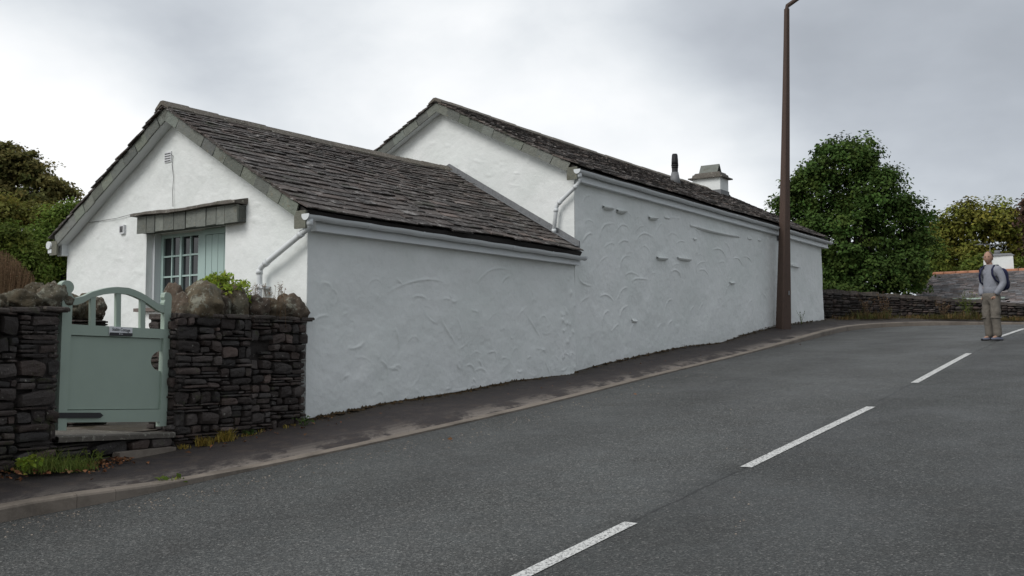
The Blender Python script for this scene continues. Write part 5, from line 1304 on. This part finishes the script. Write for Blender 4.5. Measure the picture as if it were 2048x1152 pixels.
bk = MB(); b0_ = Rd0 - dn_ * run - Vector((0, 0, drop)); bk.hexa([Rd0 - fn * .1, Rd0 + rd * LL - fn * .1, b0_ + rd * LL - Vector((0, 0, .1)), b0_ - Vector((0, 0, .1)), Rd0, Rd0 + rd * LL, b0_ + rd * LL, b0_]); bk.build('rear_roof', MT['slate'], fh)
vb = MB(); v0 = at(2049, 583, 37.3); v1 = at(2033, 616, 36.2); vb.prism([v0, v0 + Vector((.35, 0, 0)), v1 + Vector((.35, 0, -.02)), v1], Vector((0, .06, .03))); vb.build('verge_board', MT['shutter_sage'], fh)
cx0 = at(1986, 512, 39.7); cx1 = at(2026, 512, 39.4); zc0 = at(2000, 545, 39.5).z - .5
mb = MB(); cw = (cx1 - cx0); cw.z = 0; tz = cx0.z
pr = [cx0, cx0 + cw, cx0 + cw + Vector((-.15, .6, 0)), cx0 + Vector((-.1, .6, 0))]; q = [Vector((p.x, p.y, zc0)) for p in pr]; q[1] = q[1] + Vector((.05, 0, 0)); q[0] = q[0] - Vector((.03, 0, 0)); mb.hexa(q + [Vector((p.x, p.y, tz)) for p in pr]); chm = mb.build('chimney', MT['render'], fh)
mb = MB(); mb.hexa([p + Vector((sx, sy, 0)) for p, sx, sy in zip(pr, (-.05, .05, .05, -.05), (-.05, -.05, .05, .05))] + [p + Vector((sx, sy, .09)) for p, sx, sy in zip(pr, (.06, -.06, -.06, .06), (.05, .05, -.05, -.05))]); m_ = (pr[0] + pr[2]) / 2 + Vector((0, 0, .09)); mb.tube([m_ - Vector((0, 0, .02)), m_ + Vector((0, 0, .14))], [.12, .10], 10); mb.build('chimney_pot', MT['lead'], chm)
mb = MB(); a = at(1980, 489, 39.6); b = at(1980, 545, 39.6); mb.tube([b, a], .014, 6); l = at(1953, 489, 39.6); r__ = at(2005, 489, 40.2); mb.tube([l, r__], .009, 5)
for k in range(9):
    p = l.lerp(r__, k / 8); mb.tube([p - Vector((0, .3, 0)) - Vector((.02, 0, 0)), p + Vector((.02, .3, 0))], .006, 4)
mb.build('aerial', MT['lead'], fh)
# ------------------------------------------------------------------ the man
mf = at(1985, 680, 20.3); gz = G(mf.x, mf.y); mf = hit(1986, 681, 0)
print('man at', tuple(mf), 'expected height px', 179 * mf.y / F)
HT = 177.5 * mf.y / F; KS = HT / 1.77
man = thing('person', 'man in a blue-grey jumper and khaki trousers with a navy backpack, standing in the road', 'person', mf)
Fv = Vector((-.93, -.36, 0)).normalized(); Lv = Vector((-Fv.y, Fv.x, 0)); UP = Vector((0, 0, 1))
def ML(f, l, z): return mf + (Fv * f + Lv * l + UP * z) * KS
def skin(verts, edges, radii, sub=2):
    me = bpy.data.meshes.new('sk'); me.from_pydata([ML(*v) - mf for v in verts], edges, []); o = bpy.data.objects.new('sk', me); scene.collection.objects.link(o)
    sm = o.modifiers.new('s', 'SKIN'); sm.use_smooth_shade = True
    lay = me.skin_vertices[0] if len(me.skin_vertices) else None
    if lay is None:
        bpy.context.view_layer.update(); me.skin_vertices  # created by the modifier
    for i, r in enumerate(radii):
        r = r if isinstance(r, tuple) else (r, r); me.skin_vertices[0].data[i].radius = (r[0] * KS, r[1] * KS)
    me.skin_vertices[0].data[0].use_root = True
    ss = o.modifiers.new('u', 'SUBSURF'); ss.levels = sub; ss.render_levels = sub
    dg = bpy.context.evaluated_depsgraph_get(); dg.update(); ev = bpy.data.meshes.new_from_object(o.evaluated_get(dg)); mb = MB()
    mb.add([v.co + mf for v in ev.vertices], [tuple(p.vertices) for p in ev.polygons], (1, 1, 1), True)
    bpy.data.objects.remove(o); return mb
def ell(mb, c, r, axes, tint, fn=None, nu=20, nv=14, z0=-1, z1=1):
    P = []
    for i in range(nv + 1):
        th = math.asin(max(-1, min(1, z0 + (z1 - z0) * (0.5 - .5 * math.cos(math.pi * i / nv))))); row = []
        for j in range(nu + 1):
            a = 2 * math.pi * j / nu; v = [math.cos(th) * math.cos(a), math.cos(th) * math.sin(a), math.sin(th)]
            if fn: v = fn(*v)
            row.append(list(Vector(c) + axes[0] * (v[0] * r[0] * KS) + axes[1] * (v[1] * r[1] * KS) + axes[2] * (v[2] * r[2] * KS)))
        P.append(row)
    mb.grid(np.array(P), tint=tint, smooth=True, flip=True)
def mkm(name, col, rough=.85, **k): return simple(name, col, rough, .2, k.pop('var', .15), k.pop('scale', 12), k.pop('bump', .5), k.pop('bscale', 40), k.pop('bdist', .008), usetint=k.pop('ut', False))
mkm('skin', (.36, .215, .155), .55, ut=True, bump=.1, var=.06); mkm('jumper', (.235, .245, .275), .95, bscale=22, bdist=.02); mkm('khaki', (.145, .130, .110), .9, bscale=16, bdist=.03, bump=.7); mkm('navy_nylon', (.012, .014, .045), .6); mkm('hair_brown', (.085, .06, .045), .8, ut=True); mkm('shoe_blue', (.12, .13, .17), .6); mkm('pale_trim', (.42, .42, .43), .8)
# body: hands rest in the trouser pockets
bv = [(0, 0, .95), (0, 0, 1.15), (.02, 0, 1.36), (.02, 0, 1.47), (.035, 0, 1.53), (.045, 0, 1.60), (.01, .16, 1.41), (-.05, .245, 1.16), (.07, .15, .90), (.02, -.16, 1.41), (-.05, -.245, 1.16), (.07, -.15, .90), (0, .09, .90), (.03, .10, .50), (-.02, .11, .09), (.13, .125, .04), (0, -.09, .90), (.02, -.10, .50), (-.05, -.11, .09), (.10, -.125, .04)]
be = [(0, 1), (1, 2), (2, 3), (3, 4), (4, 5), (2, 6), (6, 7), (7, 8), (2, 9), (9, 10), (10, 11), (0, 12), (12, 13), (13, 14), (14, 15), (0, 16), (16, 17), (17, 18), (18, 19)]
br = [.12, .11, .11, .060, .062, .058, .045, .042, .028, .055, .042, .028, .078, .055, .038, .03, .078, .055, .038, .03]
body = skin(bv, be, br)
Hf = Vector((-.60, -.80, 0)).normalized(); Hl = Vector((-Hf.y, Hf.x, 0)); hc = ML(.06, 0, 1.648); ax = (Hf, Hl, UP)
def headf(f, l, z):
    w = 1 - .30 * max(0, -z) ** 1.5; l2 = l * w; f2 = f * (1 - .10 * max(0, -z)) 
    if f > 0: f2 += .10 * math.exp(-((l / .20) ** 2) - ((z + .14) / .20) ** 2) * (1 + .6 * (-.14 - z)); f2 -= .05 * math.exp(-((abs(l) - .38) / .16) ** 2 - ((z - .06) / .12) ** 2); f2 += .05 * math.exp(-(l / .4) ** 2 - ((z + .85) / .2) ** 2); f2 += .03 * math.exp(-(l / .6) ** 2 - ((z - .22) / .08) ** 2)
    return (f2, l2, z)
ell(body, hc, (.106, .082, .130), ax, (1, 1, 1), headf, 36, 30)
for s in (-1, 1):
    ell(body, hc + Hf * .089 * KS + Hl * .029 * s * KS + UP * .008 * KS, (.010, .013, .007), ax, (.9, 1.3, 1.6), None, 8, 6); ell(body, hc + Hf * .0975 * KS + Hl * .029 * s * KS + UP * .008 * KS, (.004, .006, .006), ax, (.08, .08, .1), None, 8, 6)
    ell(body, hc + Hf * .097 * KS + Hl * .030 * s * KS + UP * .026 * KS, (.007, .018, .004), ax, (.28, .22, .2), None, 8, 6)
    ell(body, hc + Hl * .081 * s * KS - UP * .008 * KS - Hf * .004 * KS, (.016, .010, .030), ax, (.95, .85, .82), None, 8, 8)
ell(body, hc + Hf * .099 * KS - UP * .054 * KS, (.007, .026, .006), ax, (.45, .22, .2), None, 10, 6); ell(body, hc + Hf * .103 * KS - UP * .0525 * KS, (.004, .018, .003), ax, (1.5, 2.4, 3.0), None, 10, 6)
# fingers tucked into the pockets
for s in (-1, 1):
    w = ML(.07, .150 * s, .895); d_ = (Fv * .1 - Lv * .35 * s - UP).normalized(); sd = Fv
    for k, (o_, ln) in enumerate(((-.027, .07), (-.009, .08), (.009, .075), (.026, .06))):
        a = w + d_ * .05 * KS + sd * o_ * KS; body.tube([a, a + d_ * ln * .5 * KS, a + d_ * ln * KS - Lv * .01 * s], [.0095 * KS, .009 * KS, .007 * KS], 6)
    body.tube([w + d_ * .02 * KS, w + d_ * .075 * KS], [.028 * KS, .036 * KS], 8); body.tube([w + d_ * .03 * KS + sd * .02, w + d_ * .06 * KS + sd * .055 * KS, w + d_ * .085 * KS + sd * .062 * KS], [.012 * KS, .011 * KS, .008 * KS], 6)
body.build('body', MT['skin'], man)
jv = [(0, 0, .90), (.01, 0, 1.08), (.02, 0, 1.33), (.02, 0, 1.50), (.01, .10, 1.425), (.0, .19, 1.385), (-.03, .235, 1.27), (-.05, .262, 1.14), (.02, .235, 1.02), (.075, .165, .905), (.01, -.10, 1.425), (.0, -.19, 1.385), (-.03, -.235, 1.27), (-.05, -.262, 1.14), (.02, -.235, 1.02), (.075, -.165, .905)]
je = [(0, 1), (1, 2), (2, 3), (2, 4), (4, 5), (5, 6), (6, 7), (7, 8), (8, 9), (2, 10), (10, 11), (11, 12), (12, 13), (13, 14), (14, 15)]
jr = [.172, .165, .178, .074, .105, .092, .078, .070, .064, .056, .105, .092, .078, .070, .064, .056]
jr = [(r, r * .80) if i < 3 else r for i, r in enumerate(jr)]
jm = skin(jv, je, jr); ell(jm, ML(.0, 0, 1.35), (.118, .205, .135), (Fv, Lv, UP), (1, 1, 1), None, 24, 16); ell(jm, ML(.0, 0, 1.02), (.135, .172, .17), (Fv, Lv, UP), (1, 1, 1), None, 24, 16); [ell(jm, ML(.0, .175 * q_, 1.385), (.085, .085, .10), (Fv, Lv, UP), (1, 1, 1), None, 16, 12) for q_ in (-1, 1)]; jm.build('jumper', MT['jumper'], man)
tv = [(0, 0, .97), (0, 0, .88), (.01, .095, .80), (.03, .105, .50), (.0, .11, .28), (-.015, .115, .045), (.01, -.095, .80), (.03, -.105, .50), (-.02, -.11, .28), (-.04, -.115, .045)]
te = [(0, 1), (1, 2), (2, 3), (3, 4), (4, 5), (1, 6), (6, 7), (7, 8), (8, 9)]
skin(tv, te, [.16, .155, .112, .092, .084, .088, .112, .092, .084, .088]).build('trousers', MT['khaki'], man)
for s in (-1, 1):
    mb = MB()
    for (f, l, z) in ((.02, .165 * s, .58),): ell(mb, ML(f, l, z), (.075, .040, .10), (Fv, Lv, UP), (1, 1, 1), None, 12, 8)
    mb.build('cargo_pocket', MT['khaki'], man)
    mb = MB(); mb.tube([ML(.115, .06 * s, .46), ML(.125, .11 * s, .455), ML(.08, .19 * s, .45), ML(.0, .205 * s, .45), ML(-.07, .17 * s, .46)], .012 * KS, 6); mb.build('zip_seam', MT['khaki'], man)
mb = MB(); mb.tube([ML(-.13, .06, .90), ML(0, .15, .89), ML(.13, .06, .90)], .014 * KS, 8); mb.build('belt', MT['black_metal'], man)
for s, df in ((1, .0), (-1, -.03)):
    mb = MB(); prof = [(-.10, .045, .05), (-.06, .05, .075), (.02, .048, .075), (.09, .05, .055), (.15, .048, .04), (.19, .03, .03)]
    P = []
    for f, w, h in prof: P.append([list(ML(f + df, .12 * s + w * math.cos(a), max(.0, .012 + h * max(0, math.sin(a))))) for a in np.linspace(-.25, math.pi + .25, 11)])
    mb.grid(np.array(P)); mb.prism([Vector(p) for p in P[0]], Fv * -.005); 
    sh = mb.build('shoe', MT['shoe_blue'], man); so = MB(); so.prism([ML(f + df, .12 * s + w, 0) for f, w, h in prof] + [ML(f + df, .12 * s - w, 0) for f, w, h in prof[::-1]], UP * .022 * KS); so.build('sole', MT['black_metal'], sh)
def hairf(f, l, z): return (f, l, z)
tu = (UP * .90 - Hf * .43).normalized(); tf = (Hf * .90 + UP * .43).normalized(); mb = MB(); ell(mb, hc - Hf * .014 * KS + UP * .010 * KS, (.116, .093, .134), (tf, Hl, tu), (1.5, 1.5, 1.5), None, 28, 14, .30, 1.0); ell(mb, hc - Hf * .018 * KS, (.102, .088, .124), ax, (1.6, 1.6, 1.6), None, 28, 16, -.30, .9)
mb.build('hair', MT['hair_brown'], man)
bp_ = thing('backpack', 'navy blue backpack worn on the back of the man in the road', 'backpack', ML(-.26, 0, 1.0))
mb = MB()
def boxy(f, l, z):
    e = lambda v, p=.6: math.copysign(abs(v) ** p, v); return (e(f, .8), e(l, .7), e(z, .75) * 1.0 - .0)
ell(mb, ML(-.235, .02, 1.22), (.115, .155, .235), (Fv, Lv, UP), (1, 1, 1), boxy, 24, 20); mb.build('bag', MT['navy_nylon'], bp_)
mb = MB(); ell(mb, ML(-.335, .02, 1.13), (.05, .115, .12), (Fv, Lv, UP), (1, 1, 1), boxy, 16, 12); mb.build('front_pocket', MT['navy_nylon'], bp_)
for s in (-1, 1):
    mb = MB(); cpts = [(-.14, .10, 1.43), (-.07, .115, 1.505), (.03, .118, 1.50), (.115, .135, 1.41), (.135, .155, 1.30), (.08, .19, 1.18), (-.06, .20, 1.10), (-.15, .14, 1.06)]
    P = []
    for i, (f, l, z) in enumerate(cpts):
        a = Vector(cpts[max(0, i - 1)]); b = Vector(cpts[min(len(cpts) - 1, i + 1)]); P.append([list(ML(f, (l - .02) * s, z)), list(ML(f + .004, l * s, z + .006)), list(ML(f, (l + .02) * s, z))])
    mb.grid(np.array(P)); st = mb.build('strap', MT['navy_nylon'], bp_)
    md = st.modifiers.new('solid', 'SOLIDIFY'); md.thickness = .014
# water/drain details: small gravel chips at the kerb
mb = MB(); r_ = random.Random(55)
for _ in range(420):
    x = r_.uniform(0, 1500); kx = [(0, 1043), (150, 1018), (370, 980), (640, 918), (1000, 838), (1450, 722)]
    for (a, ya), (b, yb) in zip(kx[:-1], kx[1:]):
        if a <= x <= b: y = ya + (yb - ya) * (x - a) / (b - a)
    p = hit(x, y + abs(r_.gauss(0, 14)) + 4, 0); s = r_.uniform(.004, .012); t = r_.uniform(.5, 1.6)
    mb.add([p + Vector((s, 0, 0)), p + Vector((0, s, 0)), p + Vector((-s, 0, 0)), p + Vector((0, -s, 0)), p + Vector((0, 0, s * .8))], [(0, 1, 4), (1, 2, 4), (2, 3, 4), (3, 0, 4)], (t, t, t))
o = mb.build('gravel', MT['kerb']); tag(o, 'loose gravel chips scattered in the gutter beside the kerb', 'gravel', kind='stuff')

# crumbs of soil, moss and leaf litter along the foot of the cottage walls
mb = MB(); r_ = random.Random(66)
for _ in range(1500):
    px = 612 + 1035 * r_.random() ** 1.1; fr_, o_, d_ = ((FA, cA, aD) if px < 1148 else (FB, cJ, bD)); q = hitplane(px, 700, o_, d_).xy; n = Vector((d_.y, -d_.x)); q = q + n * (.035 + abs(r_.gauss(0, .05)))
    w = min(WLD, key=lambda p: (p[0] - q.x) ** 2 + (p[1] - q.y) ** 2); s = r_.uniform(.008, .030); z = w[2] - .01; t = r_.uniform(.5, 1.6); a = r_.uniform(0, 3)
    c, e = math.cos(a) * s, math.sin(a) * s; p = Vector((q.x, q.y, z)); mb.add([p + Vector((c, e, 0)), p + Vector((-e, c, 0)), p + Vector((-c, -e, 0)), p + Vector((e, -c, 0)), p + Vector((0, 0, s * r_.uniform(.6, 1.4)))], [(0, 1, 4), (1, 2, 4), (2, 3, 4), (3, 0, 4)], (t, t * .9, t * .75))
simple('soil', (.055, .042, .028), .95, .1, .4, 12, .8, usetint=True)
o = mb.build('soil_litter', MT['soil']); tag(o, 'dark soil and moss crumbs along the foot of the white cottage walls', 'soil', kind='stuff')
